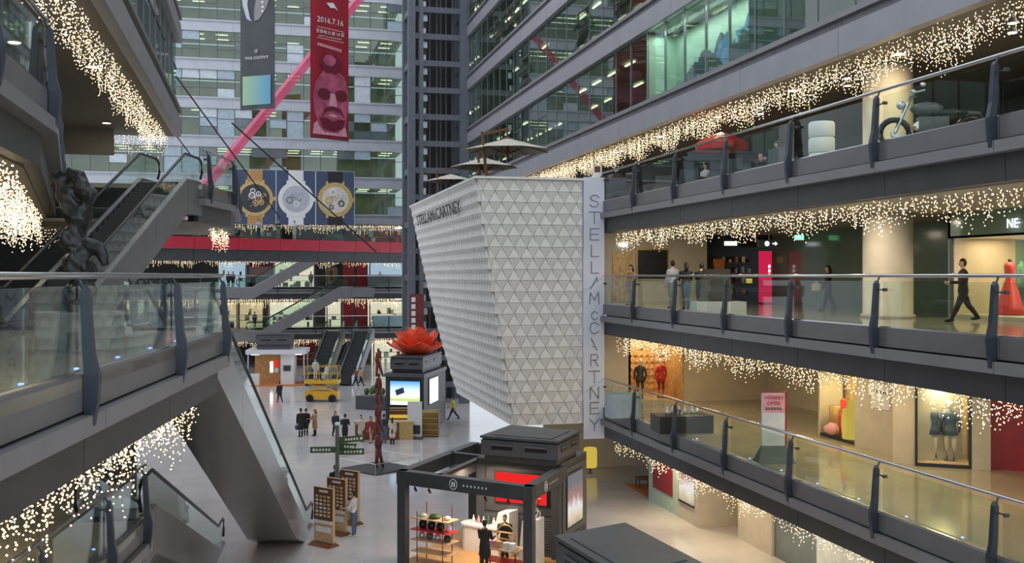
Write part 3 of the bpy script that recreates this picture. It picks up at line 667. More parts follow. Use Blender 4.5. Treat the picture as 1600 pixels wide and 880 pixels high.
# solid core
rows_z = [PZT-(PZT-PZB)*k/12 for k in range(13)]
core = MB(); v = []; f = []
for z in rows_z:
    xl = front_left(z)+.06; yf = far_y(z)-.05
    v += [(xl-PO.x, FY+.08-PO.y, z), (13.5-PO.x, FY+.08-PO.y, z), (13.5-PO.x, yf-PO.y, z), (xl-PO.x, yf-PO.y, z)]
for k in range(12):
    for q in range(4): a = k*4+q; b = k*4+(q+1) % 4; f.append((a, a+4, b+4, b))
f.append((0, 1, 2, 3)); f.append((51, 50, 49, 48))
core.add(v, f).build('core', 'tile_white_shaded', pv)
def tri_tile(a, b, c, nrm, hi, lo):            # wedge: a,b raised edge (hi), c recessed (lo)
    n = Vector(nrm)
    A = [Vector(p)-n*.05 for p in (a, b, c)]; B = [Vector(a)+n*hi, Vector(b)+n*hi, Vector(c)+n*lo]
    return A, B
def add_tri(mb, A, B):
    mb.add(A+B, [(2, 1, 0), (3, 4, 5), (0, 1, 4, 3), (1, 2, 5, 4), (2, 0, 3, 5)])
NR = 22; rh = (PZT-.12-PZB)/NR; tw_ = .545
nrm = Vector((0, -1, 0)); cnt = 0; rest = MB()
for j in range(NR):
    zt = PZT-.12-rh*j; zb = zt-rh
    xr = 13.42; i = -1
    while True:
        off = (j % 2)*tw_/2
        x0 = xr-tw_*(i+1)-off; x1 = x0+tw_; xm = (x0+x1)/2
        if x1 < front_left(zb)+.1: break
        for up in (1, 0):
            if up: P3 = [(x0, zb), (x1, zb), (xm, zt)]
            else: P3 = [(xm, zt), (xm-tw_, zt), (x0, zb)]
            P3 = [(min(xr, max(front_left(z)+.01, x)), z) for x, z in P3]
            ar = abs((P3[1][0]-P3[0][0])*(P3[2][1]-P3[0][1])-(P3[2][0]-P3[0][0])*(P3[1][1]-P3[0][1]))
            if ar < .01: continue
            ce = (sum(p[0] for p in P3)/3, sum(p[1] for p in P3)/3)
            sh = [Vector((ce[0]+(p[0]-ce[0])*.955, FY, ce[1]+(p[1]-ce[1])*.955))-PO for p in P3]
            A, B = tri_tile(sh[0], sh[1], sh[2], nrm, .062, .012)
            if cnt < 300: mb = MB(); add_tri(mb, A, B); mb.build('relief_tile', 'tile_white' if up else 'tile_white_shaded', pv); cnt += 1
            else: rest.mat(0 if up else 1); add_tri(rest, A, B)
        i += 1
o = rest.build('relief_tiles', ['tile_white', 'tile_white_shaded'], pv); o['kind'] = 'stuff'
side = MB()
for j in range(NR):
    zt = PZT-.12-rh*j; zb = zt-rh; n = Vector((-1, 0, .15)).normalized()
    y = FY+.02-(j % 2)*tw_/2
    while y < far_y(zt):
        for up in (1, 0):
            P3 = [(y, zb), (y+tw_, zb), (y+tw_/2, zt)] if up else [(y+tw_/2, zt), (y+tw_*1.5, zt), (y+tw_, zb)]
            P3 = [(min(far_y(z), max(FY, q)), z) for q, z in P3]
            sh = [Vector((front_left(z), q, z))-PO for q, z in P3]
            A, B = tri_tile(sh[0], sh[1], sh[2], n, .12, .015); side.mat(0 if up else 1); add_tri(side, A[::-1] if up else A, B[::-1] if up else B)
        y += tw_
o = side.build('side_relief_tiles', ['tile_white', 'tile_white_shaded'], pv); o['kind'] = 'stuff'
MB().box(8.7-11.5, 14.2-11.5, 42.3-50, 61.5-50, PZT-.1, PZT).build('roof_edge', 'tile_white', pv)
# black lettering on the side
text('STELLAMcCARTNEY', .80, face_m((8.78-PO.x, 52.4-PO.y, 13.15), (0, -1, 0), (-.15, 0, 1)) @ Matrix.Diagonal((1.85, 1, 1, 1)), 'black', pv, 'side_lettering', .008)
# vertical banner with studded letters
bn_ = empty('studded_banner', (13.86, 42.3, 3.1), 0, 'tall white vertical banner with studded letters beside the relief tiles', 'banner')
MB().box(-.42, .5, -.03, .03, 0, 11.15).build('cloth', 'banner_white', bn_)
LET = {'S': [[(.9, .85), (.7, 1), (.3, 1), (.1, .8), (.25, .58), (.75, .45), (.9, .22), (.7, 0), (.3, 0), (.1, .15)]], 'T': [[(0, 1), (1, 1)], [(.5, 1), (.5, 0)]],
 'E': [[(.9, 1), (.1, 1), (.1, 0), (.9, 0)], [(.1, .5), (.8, .5)]], 'L': [[(.2, 1), (.2, 0), (.9, 0)]], 'A': [[(.15, 0), (.75, 1)], [(.75, 1), (.8, .7)]], 'M': [[(.05, 0), (.1, 1), (.5, .35), (.9, 1), (.95, 0)]],
 'c': [[(.85, .8), (.5, 1), (.15, .7), (.15, .3), (.5, 0), (.85, .2)]], 'C': [[(.9, .8), (.55, 1), (.2, .9), (.05, .5), (.2, .1), (.55, 0), (.9, .2)]], 'B': [[(.75, 0), (.2, 1)], [(.35, .3), (.55, .3)]],
 'R': [[(.15, 0), (.15, 1), (.7, 1), (.85, .75), (.7, .5), (.15, .5)], [(.5, .5), (.85, 0)]], 'N': [[(.1, 0), (.1, 1), (.9, 0), (.9, 1)]], 'Y': [[(.05, 1), (.5, .5), (.95, 1)], [(.5, .5), (.5, 0)]]}
def studs(ch):
    mb = MB(); w_, h_ = (.46, .48) if ch != 'c' else (.36, .36)
    for st in LET[ch]:
        for (x0, z0), (x1, z1) in zip(st, st[1:]):
            L = math.hypot((x1-x0)*w_, (z1-z0)*h_); n = max(1, int(L/.055))
            for k in range(n+1):
                t_ = k/n; octa(mb, ((x0+(x1-x0)*t_)*w_-w_/2, 0, (z0+(z1-z0)*t_)*h_), .03)
    return mb
lv = [(305, 'S'), (331, 'T'), (357, 'E'), (383, 'L'), (409, 'L'), (433, 'A'), (457, 'M'), (482, 'c'), (504, 'C'), (529, 'B'), (554, 'R'), (580, 'T'), (605, 'N'), (629, 'E'), (655, 'Y')]
for v_, ch in lv:
    z = CAMZ-(v_+18-431)*44.3/1626; o = studs(ch).build('studded_letter', 'charcoal', bn_); o.location = (.05, -.04, z-3.1)
# small white sign on the roof
rs = empty('roof_notice', (14.15, 42.6, 14.2), 0, 'small white notice board standing on the tower roof edge', 'sign'); MB().box(-.2, .2, -.02, .02, 0, .62).build('board', 'white', rs); MB().box(-.13, .13, -.03, -.02, .3, .55).build('printed_patch', 'rust_red', rs)
# ------------------------------------------------------------------ cantilever parasols on the roof
def parasol(label, loc, rz, s=1.0, mast=True):
    root = empty('cantilever_parasol', loc, rz, label, 'parasol', 'parasols on the white tower roof'); root.scale = (s, s, s)
    n = 8; R_ = 2.15; zt, zr = 2.25, 1.68
    for k in range(n):
        a0 = 2*math.pi*k/n; a1 = 2*math.pi*(k+1)/n
        p = [(.14*math.cos(a0), .14*math.sin(a0), zt), (.14*math.cos(a1), .14*math.sin(a1), zt), (R_*math.cos(a1), R_*math.sin(a1), zr), (R_*math.cos(a0), R_*math.sin(a0), zr)]
        MB().hull2(p, [(x, y, z-.015) for x, y, z in p]).build('canopy_panel', 'canvas', root)
        MB().tube([(.1*math.cos(a0), .1*math.sin(a0), zt-.06), (R_*.98*math.cos(a0), R_*.98*math.sin(a0), zr-.04)], .022, 5).build('rib', 'wood_dark', root)
        MB().tube([(.08*math.cos(a0), .08*math.sin(a0), zr-.15), (R_*.5*math.cos(a0), R_*.5*math.sin(a0), (zt+zr)/2-.05)], .018, 5).build('strut', 'wood_dark', root)
    MB().lathe([(.14, zt-.02), (.16, zt+.06), (.05, zt+.1)], 10).build('finial', 'wood_dark', root)
    MB().lathe([(.09, zr-.35), (.12, zr-.15), (.06, zt-.05)], 10).build('hub', 'wood_dark', root)
    if mast:
        MB().tube([(-1.25, -.6, 0), (-1.55, -.75, 2.45)], .075, 8).build('mast', 'wood_dark', root); MB().tube([(-1.6, -.78, 2.3), (.05, .02, 2.75)], .055, 8).build('boom', 'wood_dark', root)
        MB().tube([(0, 0, 2.72), (0, 0, zt)], .03, 6).build('hanger', 'charcoal', root); MB().box(-1.7, -.9, -1.1, -.3, 0, .08).build('base_plate', 'charcoal', root)
parasol('largest cream parasol with brown mast at the tower roof corner', (11.0, 46.0, 14.2), R(5), .92)
parasol('lower cream parasol partly behind the largest one', (11.1, 51.5, 14.2), R(40), .8)
parasol('rearmost cream parasol low over the lettered side', (10.4, 57, 14.2), R(10), .66)
# ------------------------------------------------------------------ kiosks
def cap(root, poly, z0, z1, slots=True, off=(0, 0, 0)):
    P_ = [Vector((p[0]-off[0], p[1]-off[1])) for p in poly]; c = sum(P_, Vector((0, 0)))/len(P_)
    def ins(k): return [tuple(c+(p-c)*k) for p in P_]
    MB().prism(ins(.93), z0-.22, z0).build('cap_neck', 'charcoal', root)
    MB().prism(ins(1.0), z0, z1-.14).build('cap_body', 'slate', root); MB().prism(ins(.97), z1-.14, z1-.08).build('cap_groove', 'black', root); MB().prism(ins(1.02), z1-.08, z1).build('cap_lid', 'slate', root)
    MB().prism(ins(.80), z1, z1+.012).build('lid_seam', 'charcoal', root); MB().prism(ins(.785), z1+.004, z1+.02).build('lid_panel', 'slate', root)
    if slots:
        for i in range(len(P_)):
            a, b = P_[i], P_[(i+1) % len(P_)]; d = (b-a); L = d.length; d /= L; n = Vector((d.y, -d.x)); n = n if n.dot((a+b)/2-c) > 0 else -n
            for s in ((.14, .42), (.58, .86)):
                q0, q1 = a+d*L*s[0], a+d*L*s[1]; zz = (z0+z1)/2
                MB().slabseg(tuple(q0), tuple(q1), tuple(n), -.04, .012, zz-.12, zz+.08).build('vent_slot', 'black', root).name and MB().slabseg(tuple(q0), tuple(q1), tuple(n), -.04, .06, zz+.02, zz+.08).build('vent_lip', 'panel', root)
KA, KB = Vector((4.88, 35.97)), Vector((8.44, 32.3)); KFR, KBR = Vector((10.36, 35.25)), Vector((12.06, 37.6)); KFL = Vector((7.75, 37.3)); KBL = KFL+(KBR-KFR); KC = KA+(KBR-KB)*.98
kx = (KB-KA).normalized(); ky = (KBR-KB).normalized()
k1 = empty('pergola_kiosk', (KA.x, KA.y, 0), 0, 'dark grey pergola kiosk with vented box roof and ceramics inside', 'kiosk'); KO = Vector((KA.x, KA.y))
def rel(p): return (p[0]-KO.x, p[1]-KO.y)
def beam(p, q, w_, z0, z1, name, mat, parent=k1):
    d = (q-p).normalized(); n = (d.y, -d.x); return MB().slabseg(rel(p), rel(q), n, -w_/2, w_/2, z0, z1).build(name, mat, parent)
PH = 3.3
def pr(*ps): return [rel(p) for p in ps]
MB().prism(pr(KA-kx*.1-ky*.1, KB+kx*.1-ky*.1, KBR+kx*.1, KC-kx*.1), .0, .06).build('deck', 'wood', k1)
for p in (KA, KB):
    MB().prism(pr(p-kx*.17-ky*.17, p+kx*.17-ky*.17, p+kx*.17+ky*.17, p-kx*.17+ky*.17), .06, PH-.46).build('post', 'charcoal', k1)
MB().prism(pr(KC-kx*.17-ky*.17, KC+kx*.17-ky*.17, KC+kx*.17+ky*.17, KC-kx*.17+ky*.17), .06, PH-.46).build('post', 'charcoal', k1)
MB().prism(pr(KFR-kx*.3-ky*.25, KFR+kx*.02-ky*.25, KFR+kx*.02, KFR-kx*.3), .06, PH-.46).build('post', 'charcoal', k1)
for p, q in ((KA, KB), (KB, KFR), (KA, KC)):
    d = (q-p).normalized(); beam(p-d*.17, q+d*.17, .34, PH-.46, PH, 'beam', 'charcoal'); beam(p-d*.17, q+d*.17, .35, PH, PH+.012, 'beam_top', 'panel')
m1 = KA+kx*1.55; beam(m1, m1+ky*5.2, .2, PH-.4, PH, 'cross_beam', 'charcoal'); beam(m1, m1+ky*5.2, .21, PH, PH+.012, 'beam_top', 'panel')
m2 = KA+ky*4.0; beam(m2, m2+kx*1.6, .2, PH-.4, PH, 'cross_beam', 'charcoal'); beam(m2, m2+kx*1.6, .21, PH, PH+.012, 'beam_top', 'panel')
m3 = KC; beam(m3, m3+kx*2.2, .3, PH-.46, PH, 'beam', 'charcoal')
MB().prism(pr(KFR, KBR, KBL, KFL), .06, PH+.05).build('box_body', 'charcoal', k1)
MB().prism(pr(*[KFR+(p-KFR)*1.0 for p in (KFR, KBR, KBL, KFL)]), PH+.05, PH+.1).build('box_roof', 'slate', k1)
cap(k1, [(7.78, 36.65), (10.1, 34.75), (11.56, 36.9), (9.47, 38.96)][::-1], PH+.32, 4.3, True, KO)
fd = (KFR-KFL).normalized(); fn = Vector((fd.y, -fd.x)); fn = fn if fn.y < 0 else -fn
def facebox(p, a, b, z0, z1, o0, o1, name, mat): q0, q1 = p+fd*a, p+fd*b; MB().slabseg(rel(q0), rel(q1), tuple(fn), o0, o1, z0, z1).build(name, mat, k1)
for k in range(12): facebox(KFL, .3, 3.0, .35+.09*k, .40+.09*k, 0, .02, 'grille_bar', 'slate')
for a, b, z0, z1 in ((.35, 3.1, 1.5, 1.53), (.35, 3.1, 3.12, 3.15), (.35, .38, 1.5, 3.15), (3.07, 3.1, 1.5, 3.15)): facebox(KFL, a, b, z0, z1, 0, .015, 'panel_seam', 'black')
facebox(KFL, .75, 2.85, 1.85, 3.0, .02, .07, 'screen_frame', 'black'); facebox(KFL, .8, 2.8, 1.9, 2.95, .05, .08, 'red_screen', 'screen_red')
q = KFL+fd*1.8+fn*.085
facebox(KFL, 1.0, 2.6, 2.12, 2.14, .08, .085, 'screen_rule', 'white')
rd = (KBR-KFR).normalized(); rn = Vector((rd.y, -rd.x))
def rbox(a, b, z0, z1, o0, o1, name, mat, org=KFR): q0, q1 = org+rd*a, org+rd*b; MB().slabseg(rel(q0), rel(q1), tuple(rn), o0, o1, z0, z1).build(name, mat, k1)
rbox(.15, 2.75, .75, 3.15, 0, .03, 'side_panel', 'slate'); rbox(.5, 2.3, .95, 2.95, .03, .06, 'poster_frame', 'black'); rbox(.58, 2.22, 1.03, 2.87, .05, .075, 'lit_poster', 'poster_screen')
for k in range(6): rbox(.15, 2.75, .1+.1*k, .15+.1*k, 0, .025, 'grille_bar', 'slate')
# logo on beams
for org, d, a in ((KA, kx, 2.25), (KB, (KFR-KB).normalized(), 1.2)):
    n = Vector((d.y, -d.x)); n = n if n.y < 0 or n.x > 0 else -n
    q = org+d*a+n*.18
    lo = MB(); M_ = face_m((*rel(q), PH-.22), (d.x, d.y, 0))
    lo.tube([M_ @ Vector((.15*math.cos(t_*math.pi/8), .17*math.sin(t_*math.pi/8), .004)) for t_ in range(17)], .012, 4); lo.build('logo_ring', 'white', k1)
    for cx in (-.045, .045): MB().add([M_ @ Vector(p) for p in ((cx-.03, -.08, .006), (cx+.03, -.08, .006), (cx+.03, .08, .006), (cx-.03, .08, .006))], [(0, 1, 2, 3)]).build('logo_bar', 'white', k1)
    for k in range(7):
        c_ = .42+.15*k; MB().add([M_ @ Vector(p) for p in ((c_-.03, -.035, .006), (c_+.03, -.035, .006), (c_+.025, .035, .006), (c_-.02, .035, .006))], [(0, 1, 2, 3)]).build('glyph_mark', 'white', k1)
for a in (.5, 1.1, 3.4, 4.3):
    p = KA+kx*a; mb = MB().tube([(*rel(p), PH-.46), (*rel(p+ky*.02), PH-.56)], .02, 6).tube([(*rel(p), PH-.56), (*rel(p+ky*.12), PH-.68)], .045, 8); mb.build('spot_lamp', 'black', k1)
lamp('kiosk_light', (*rel(KA+kx*2.5+ky*1.8), PH-.1), 170, (1, .78, .55), 1.6, k1)
# kiosk contents (things of their own)
def K(a, b, z=.06): p = KA+kx*a+ky*b; return Vector((p.x, p.y, z))
kang = math.atan2(kx.y, kx.x)
rk = empty('display_rack', K(.95, .75), kang, 'open wooden display rack with teapots and bowls', 'shelf')
for x in (-.55, .55):
    for y in (-.28, .28): MB().tube([(x, y, 0), (x, y, 1.75+.25*(y > 0))], .02, 6).build('rack_post', 'wood_dark', rk)
for z, mt in ((.35, 'light_wood'), (.75, 'light_wood'), (1.1, 'red'), (1.5, 'light_wood')): MB().box(-.8, .8, -.33, .33, z, z+.03).build('shelf_board', mt, rk)
def pot(label, loc, r, h, mat, lid=True):
    o = MB().lathe([(r*.6, 0), (r, h*.35), (r, h*.7), (r*.75, h), (r*.68, h)], 14).build('ceramic_pot', mat, None, True); o.location = loc; tag(o, label, 'pot', 'ceramics on the kiosk rack')
    if lid: MB().lathe([(r*.72, h), (r*.3, h*1.12), (.012, h*1.15), (.015, h*1.28)], 12).build('lid', mat, o, True)
    return o
M_ = rk.matrix_basis
def RK(x, y, z): return Matrix.Translation(rk.location) @ Matrix.Rotation(kang, 4, 'Z') @ Vector((x, y, z))
for i, (x, lab, mt, r, h) in enumerate(((-.5, 'pale glazed bowl at the left end of the top rack shelf', 'mint', .14, .1), (.02, 'wide dark green tureen in the middle of the top rack shelf', 'leaf', .22, .13), (.55, 'white cup set at the right end of the top rack shelf', 'white', .13, .12))): pot(lab, RK(x, 0, 1.53), r, h, mt)
for i, x in enumerate((-.5, -.12, .26, .62)): pot(('black', 'black', 'black', 'white')[i]+' pot on the red rack shelf, '+('first', 'second', 'third', 'last')[i]+' along', RK(x, 0, 1.13), .15 if i < 3 else .1, .26, 'black' if i < 3 else 'white')
for i, x in enumerate((-.55, -.2, .15, .55)): pot(('silver', 'grey', 'silver', 'dark')[i]+' kettle on the third rack shelf, '+('first', 'second', 'third', 'last')[i]+' along', RK(x, 0, .78), .13, .2, ('silver', 'panel', 'silver', 'charcoal')[i])
ct = empty('curved_counter', K(2.35, 3.0), kang, 'white curved sales counter in the pergola kiosk', 'counter')
arc = [(-.95+.25*math.cos(a), .35*math.sin(a)) for a in [math.pi/2+math.pi*k/8 for k in range(9)]]
MB().prism(arc+[(.5, -.35), (.5, .35)], 0, .9).build('counter_body', 'white', ct); MB().prism([(p[0]*1.05, p[1]*1.12) for p in arc]+[(.5, -.4), (.5, .4)], .9, .97).build('counter_top', 'white', ct)
MB().hull2([(.3, -.35, .9), (.95, -.35, .0), (.95, .35, 0), (.3, .35, .9)], [(.5, -.35, 1.55), (.95, -.35, 1.6), (.95, .35, 1.6), (.5, .35, 1.55)]).build('counter_back', 'white', ct)
def small(name, lab, cat, loc, prof, mat, grp=None): o = MB().lathe(prof, 10).build(name, mat, None, True); o.location = loc; return tag(o, lab, cat, grp)
for i in range(5):
    p = ct.location+Vector((kx.x*(-.8+.22*i), kx.y*(-.8+.22*i), .97)); p.z = 1.03
    small('bottle', ('white bottle nearest the counter curve', 'pink bottle on the white counter', 'green glass bottle on the white counter', 'tall dark bottle on the white counter', 'small white jar on the counter by its raised back')[i], 'bottle', p, [(.05, 0), (.055, .14), (.02, .2), (.02, .27+.05*(i == 3))], ('white', 'pink_light', 'mint', 'leaf', 'white')[i])
pl = empty('white_plinth', K(4.25, 2.45), kang+R(10), 'tall flaring white plinth beside the kiosk corner post', 'plinth')
MB().hull2([(-.42, -.3, 0), (.35, -.3, 0), (.35, .3, 0), (-.42, .3, 0)], [(-.25, -.28, 1.5), (.35, -.28, 1.6), (.35, .28, 1.6), (-.25, .28, 1.5)]).build('plinth_body', 'white', pl)
so = empty('silver_sculpture', pl.location+Vector((.03, 0, 1.58)), 0, 'silver looped ornament with green sprig on the white plinth', 'ornament')
for r_, x in ((.2, 0), (.13, -.15), (.12, .16)): MB().tube([(x+r_*math.cos(2*math.pi*k/16), .02, r_+r_*math.sin(2*math.pi*k/16)) for k in range(17)], .02, 6).build('loop', 'silver', so, True)
MB().tube([(.1, .1, 0), (.14, .1, .35), (.25, .1, .55)], .012, 5).build('stem', 'leaf', so)
for k in range(6): MB().ball((.14+.02*k, .1+.03*(-1)**k, .3+.05*k), .05, .02, .025, 6, 4).build('leaf', 'leaf', so)
tb = empty('display_table', K(3.7, 1.25), kang, 'low wooden display table with coloured boxes and a gold ring frame', 'table')
MB().box(-.9, .6, -.35, .35, .72, .77).build('tabletop', 'light_wood', tb); MB().box(-.85, .55, -.3, .3, .3, .33).build('lower_shelf', 'red', tb)
for x in (-.85, .55):
    for y in (-.3, .3): MB().box(x-.02, x+.02, y-.02, y+.02, 0, .72).build('leg', 'wood_dark', tb)
def TB(x, y, z): return Matrix.Translation(tb.location) @ Matrix.Rotation(kang, 4, 'Z') @ Vector((x, y, z))
rg = empty('ring_frame', TB(-.1, .15, .77), kang, 'round gold ring frame with little shelves on the display table', 'ornament')
MB().tube([(.36*math.cos(2*math.pi*k/24), 0, .36+.36*math.sin(2*math.pi*k/24)) for k in range(25)], .02, 6).build('ring', 'gold', rg, True)
for z in (.22, .45): MB().box(-.32, .32, -.08, .08, z, z+.015).build('ring_shelf', 'gold', rg)
for i, (x, c) in enumerate(((-.7, 'orange_rug'), (-.45, 'pink_light'), (-.2, 'wood'), (.1, 'blind_pale'), (.35, 'white'))):
    o = empty('gift_box', TB(x, -.15, .77), kang+.3*i, ('orange', 'pink', 'brown', 'pale blue', 'white')[i]+' gift box on the kiosk display table', 'box'); MB().box(-.1, .1, -.08, .08, 0, .18).build('box_body', c, o); MB().box(-.105, .105, -.085, .085, .18, .22).build('lid', c, o)
# second vented kiosk in the lower corner
c3 = [Vector((6.5, 22.5)), Vector((8.43, 23.3)), Vector((8.78, 19.6)), Vector((6.95, 18.9))]
k3 = empty('vented_kiosk', (7.6, 21, 0), 0, 'dark flat topped kiosk roof cut off by the lower picture edge', 'kiosk'); o3 = Vector((7.6, 21))
cap(k3, [tuple(p) for p in c3], 3.45, 4.2, True, (7.6, 21)); cc = sum(c3, Vector((0, 0)))/4
MB().prism([tuple((cc-o3)+(p-cc)*1.06) for p in c3], 0, 3.3).build('kiosk_body', 'charcoal', k3)
# lotus kiosk
LQ = [Vector((10.2, 65.5)), Vector((12.5, 70.7)), Vector((10.3, 71.8)), Vector((7.9, 66.6))]
lk = empty('screen_kiosk', (10.2, 68.6, 0), 0, 'dark kiosk with bright advertising screens under the red lotus', 'kiosk'); lo_ = Vector((10.2, 68.6)); lc = sum(LQ, Vector((0, 0)))/4
MB().prism([tuple(p-lo_) for p in LQ], 0, 3.6).build('kiosk_body', 'charcoal', lk); MB().prism([tuple(lc-lo_+(p-lc)*1.05) for p in LQ], 3.6, 3.8).build('cornice', 'slate', lk)
cap(lk, [tuple(lc+(p-lc)*.86) for p in LQ], 4.05, 4.85, True, (10.2, 68.6))
def lkbox(p, q, a, b, z0, z1, o0, o1, name, mat):
    d = q-p; n = Vector((d.y, -d.x)).normalized(); n = n if n.dot((p+q)/2-lc) > 0 else -n
    MB().slabseg(tuple(p+d*a-lo_), tuple(p+d*b-lo_), tuple(n), o0, o1, z0, z1).build(name, mat, lk)
lkbox(LQ[3], LQ[0], .1, .93, 1.75, 3.4, 0, .05, 'screen_frame', 'black'); lkbox(LQ[3], LQ[0], .13, .90, 1.82, 3.33, .03, .07, 'bright_screen', 'advert_screen')
lkbox(LQ[0], LQ[1], .2, .62, 1.7, 3.4, 0, .05, 'screen_frame', 'black'); lkbox(LQ[0], LQ[1], .22, .60, 1.76, 3.34, .03, .07, 'bright_screen', 'screen_white')
d_ = (LQ[0]-LQ[3]); q = LQ[3]+d_*.32-lo_
MB().add([(q.x+d_.x*a+.0, q.y+d_.y*a-.1, z) for a, z in ((-.08, 2.75), (.14, 2.95), (.17, 2.6), (-.04, 2.4))], [(0, 3, 2, 1)]).build('printed_box', 'blue_print', lk)
lt = empty('red_lotus', (lc.x, lc.y, 4.85), 0, 'giant glossy red lotus flower on the screen kiosk', 'flower sculpture')
for ring, (n, ln, tilt, w_) in enumerate(((8, 1.95, 10, .85), (7, 1.9, 36, .82), (5, 1.75, 64, .72))):
    for k in range(n):
        a = 2*math.pi*(k+.5*ring)/n; v = []; f = []
        for i in range(6):
            t_ = i/5; ww = w_*math.sin(math.pi*min(.98, .12+.86*t_))**.8*(1 if t_ < .95 else .25); tl_ = R(tilt)+t_*.25
            rr = .25+ln*t_*math.cos(tl_); zz = .12+ln*t_*math.sin(tl_)
            for sgn, th in ((-1, 0), (0, -.14), (1, 0)):
                v.append((rr*math.cos(a)-sgn*ww*math.sin(a), rr*math.sin(a)+sgn*ww*math.cos(a), zz+th))
                v.append((rr*math.cos(a)-sgn*ww*.9*math.sin(a), rr*math.sin(a)+sgn*ww*.9*math.cos(a), zz+th-.05))
        for i in range(5):
            b = i*6; f += [(b, b+6, b+8, b+2), (b+2, b+8, b+10, b+4), (b+1, b+3, b+9, b+7), (b+3, b+5, b+11, b+9), (b, b+1, b+7, b+6), (b+4, b+10, b+11, b+5)]
        MB().add(v, f).build('petal', 'lotus_red', lt, True)
MB().ball((0, 0, .35), .45, .45, .4).build('flower_heart', 'lotus_red', lt, True)
# counters around the lotus kiosk
p = gp(594, 686, 0)
cn = empty('wood_counter', (p.x, p.y, 0), R(-12), 'brown reception counter in front of the screen kiosk', 'counter')
MB().box(-1.5, 2.0, -.35, .35, 0, 1.05).build('counter_body', 'wood_dark', cn); MB().box(-1.6, 2.05, -.42, .42, 1.05, 1.12).build('counter_top', 'light_wood', cn); MB().box(1.2, 2.05, -.38, -.3, 0, 1.05).build('copper_panel', 'gold', cn)
MB().box(.5, 2.4, 1.0, 1.4, 0, 1.75).build('back_shelf', 'wood_dark', cn)
for z in (1.15, 1.5): MB().box(.5, 2.4, .9, 1.0, z, z+.2).build('lit_niche', 'yellow_glow', cn) if z < 1.2 else MB().box(.5, 2.4, .9, 1.0, z+.1, z+.14).build('shelf_board', 'gold', cn)
p = gp(648, 686, 0); sg = empty('info_board', (p.x, p.y, 0), R(-20), 'slim white notice board beside the reception counter', 'sign'); MB().box(-.45, .45, -.03, .03, .15, 2.3).build('board', 'white', sg); MB().box(-.36, .36, -.04, -.03, .3, .85).build('printed_patch', 'charcoal', sg); MB().box(-.5, .5, -.25, .25, 0, .15).build('foot', 'slate', sg)
p = gp(670, 682, 0); gs = empty('gold_shelf', (p.x, p.y, 0), R(-20), 'low gold display shelf against the screen kiosk', 'shelf'); MB().box(-.65, .65, .1, .2, 0, 1.65).build('back', 'gold', gs)
for k in range(5): MB().box(-.65, .65, -.3, .12, .08+.36*k, .13+.36*k).build('shelf_board', 'gold', gs)
for x in (-.65, .62): MB().box(x, x+.04, -.3, .2, 0, 1.65).build('side', 'wood_dark', gs)
p = gp(590, 640, 0); pb = empty('planter_bench', (p.x, p.y, 0), R(-35), 'long black planter box behind the red sculpture', 'planter'); MB().box(-1.6, 1.8, -.5, .5, 0, 1.0).build('trough', 'charcoal', pb); MB().box(-1.5, 1.7, -.4, .4, 1.0, 1.03).build('soil', 'rock', pb)
for k in range(14): MB().ball((random.uniform(-1.2, 1.2), random.uniform(-.3, .3), 1.2+random.uniform(0, .5)), .22, .2, .28, 7, 5).build('shrub', 'leaf', pb)
# tall stacked red figure sculpture on its railed base
p = gp(591, 733, 0); rsx = empty('red_figure_sculpture', (p.x, p.y, 0), 0, 'slender dark red stacked figures sculpture rising from a grey slab', 'sculpture')
def figure(z, h, lean):
    b = MB(); q = lambda x, zz: (x+lean*zz*.05, .02, z+zz*h)
    b.tube([q(-.10, 0), q(-.07, .25), q(-.03, .5)], [.035*h, .05*h, .065*h], 8); b.tube([q(.26, 0), q(.14, .25), q(.03, .5)], [.03*h, .045*h, .065*h], 8)
    b.tube([q(0, .46), q(0, .62), q(.0, .8), q(0, .85)], [.07*h, .06*h, .09*h, .04*h], 8); b.ball(q(.02, .92), .05*h, .05*h, .07*h)
    b.tube([q(-.09, .8), q(-.14, .6), q(-.09, .42)], .03*h, 6); b.tube([q(.1, .8), q(.15, .62), q(.12, .45)], .03*h, 6)
    return b
for k, (z, h, l) in enumerate(((.08, 2.0, .2), (1.9, 1.7, -.3), (3.4, 1.6, .4), (4.8, 1.5, -.2))): figure(z, h, l).build('figure', 'rust_red', rsx, True)
bp_ = empty('sculpture_slab', (p.x, p.y, 0), R(35), 'square dark slab with thin barrier rail under the red figures', 'plinth'); MB().box(-1.35, 1.35, -1.35, 1.35, 0, .08).build('slab', 'charcoal', bp_)
for (x, y) in ((-1.5, -1.5), (1.5, -1.5), (1.5, 1.5), (-1.5, 1.5)): MB().tube([(x, y, 0), (x, y, .62)], .018, 6).build('barrier_post', 'steel', bp_)
for a, b in (((-1.5, -1.5), (1.5, -1.5)), ((1.5, -1.5), (1.5, 1.5)), ((1.5, 1.5), (-1.5, 1.5)), ((-1.5, 1.5), (-1.5, -1.5))): MB().tube([(*a, .62), (*b, .62)], .015, 6).build('barrier_rail', 'steel', bp_)
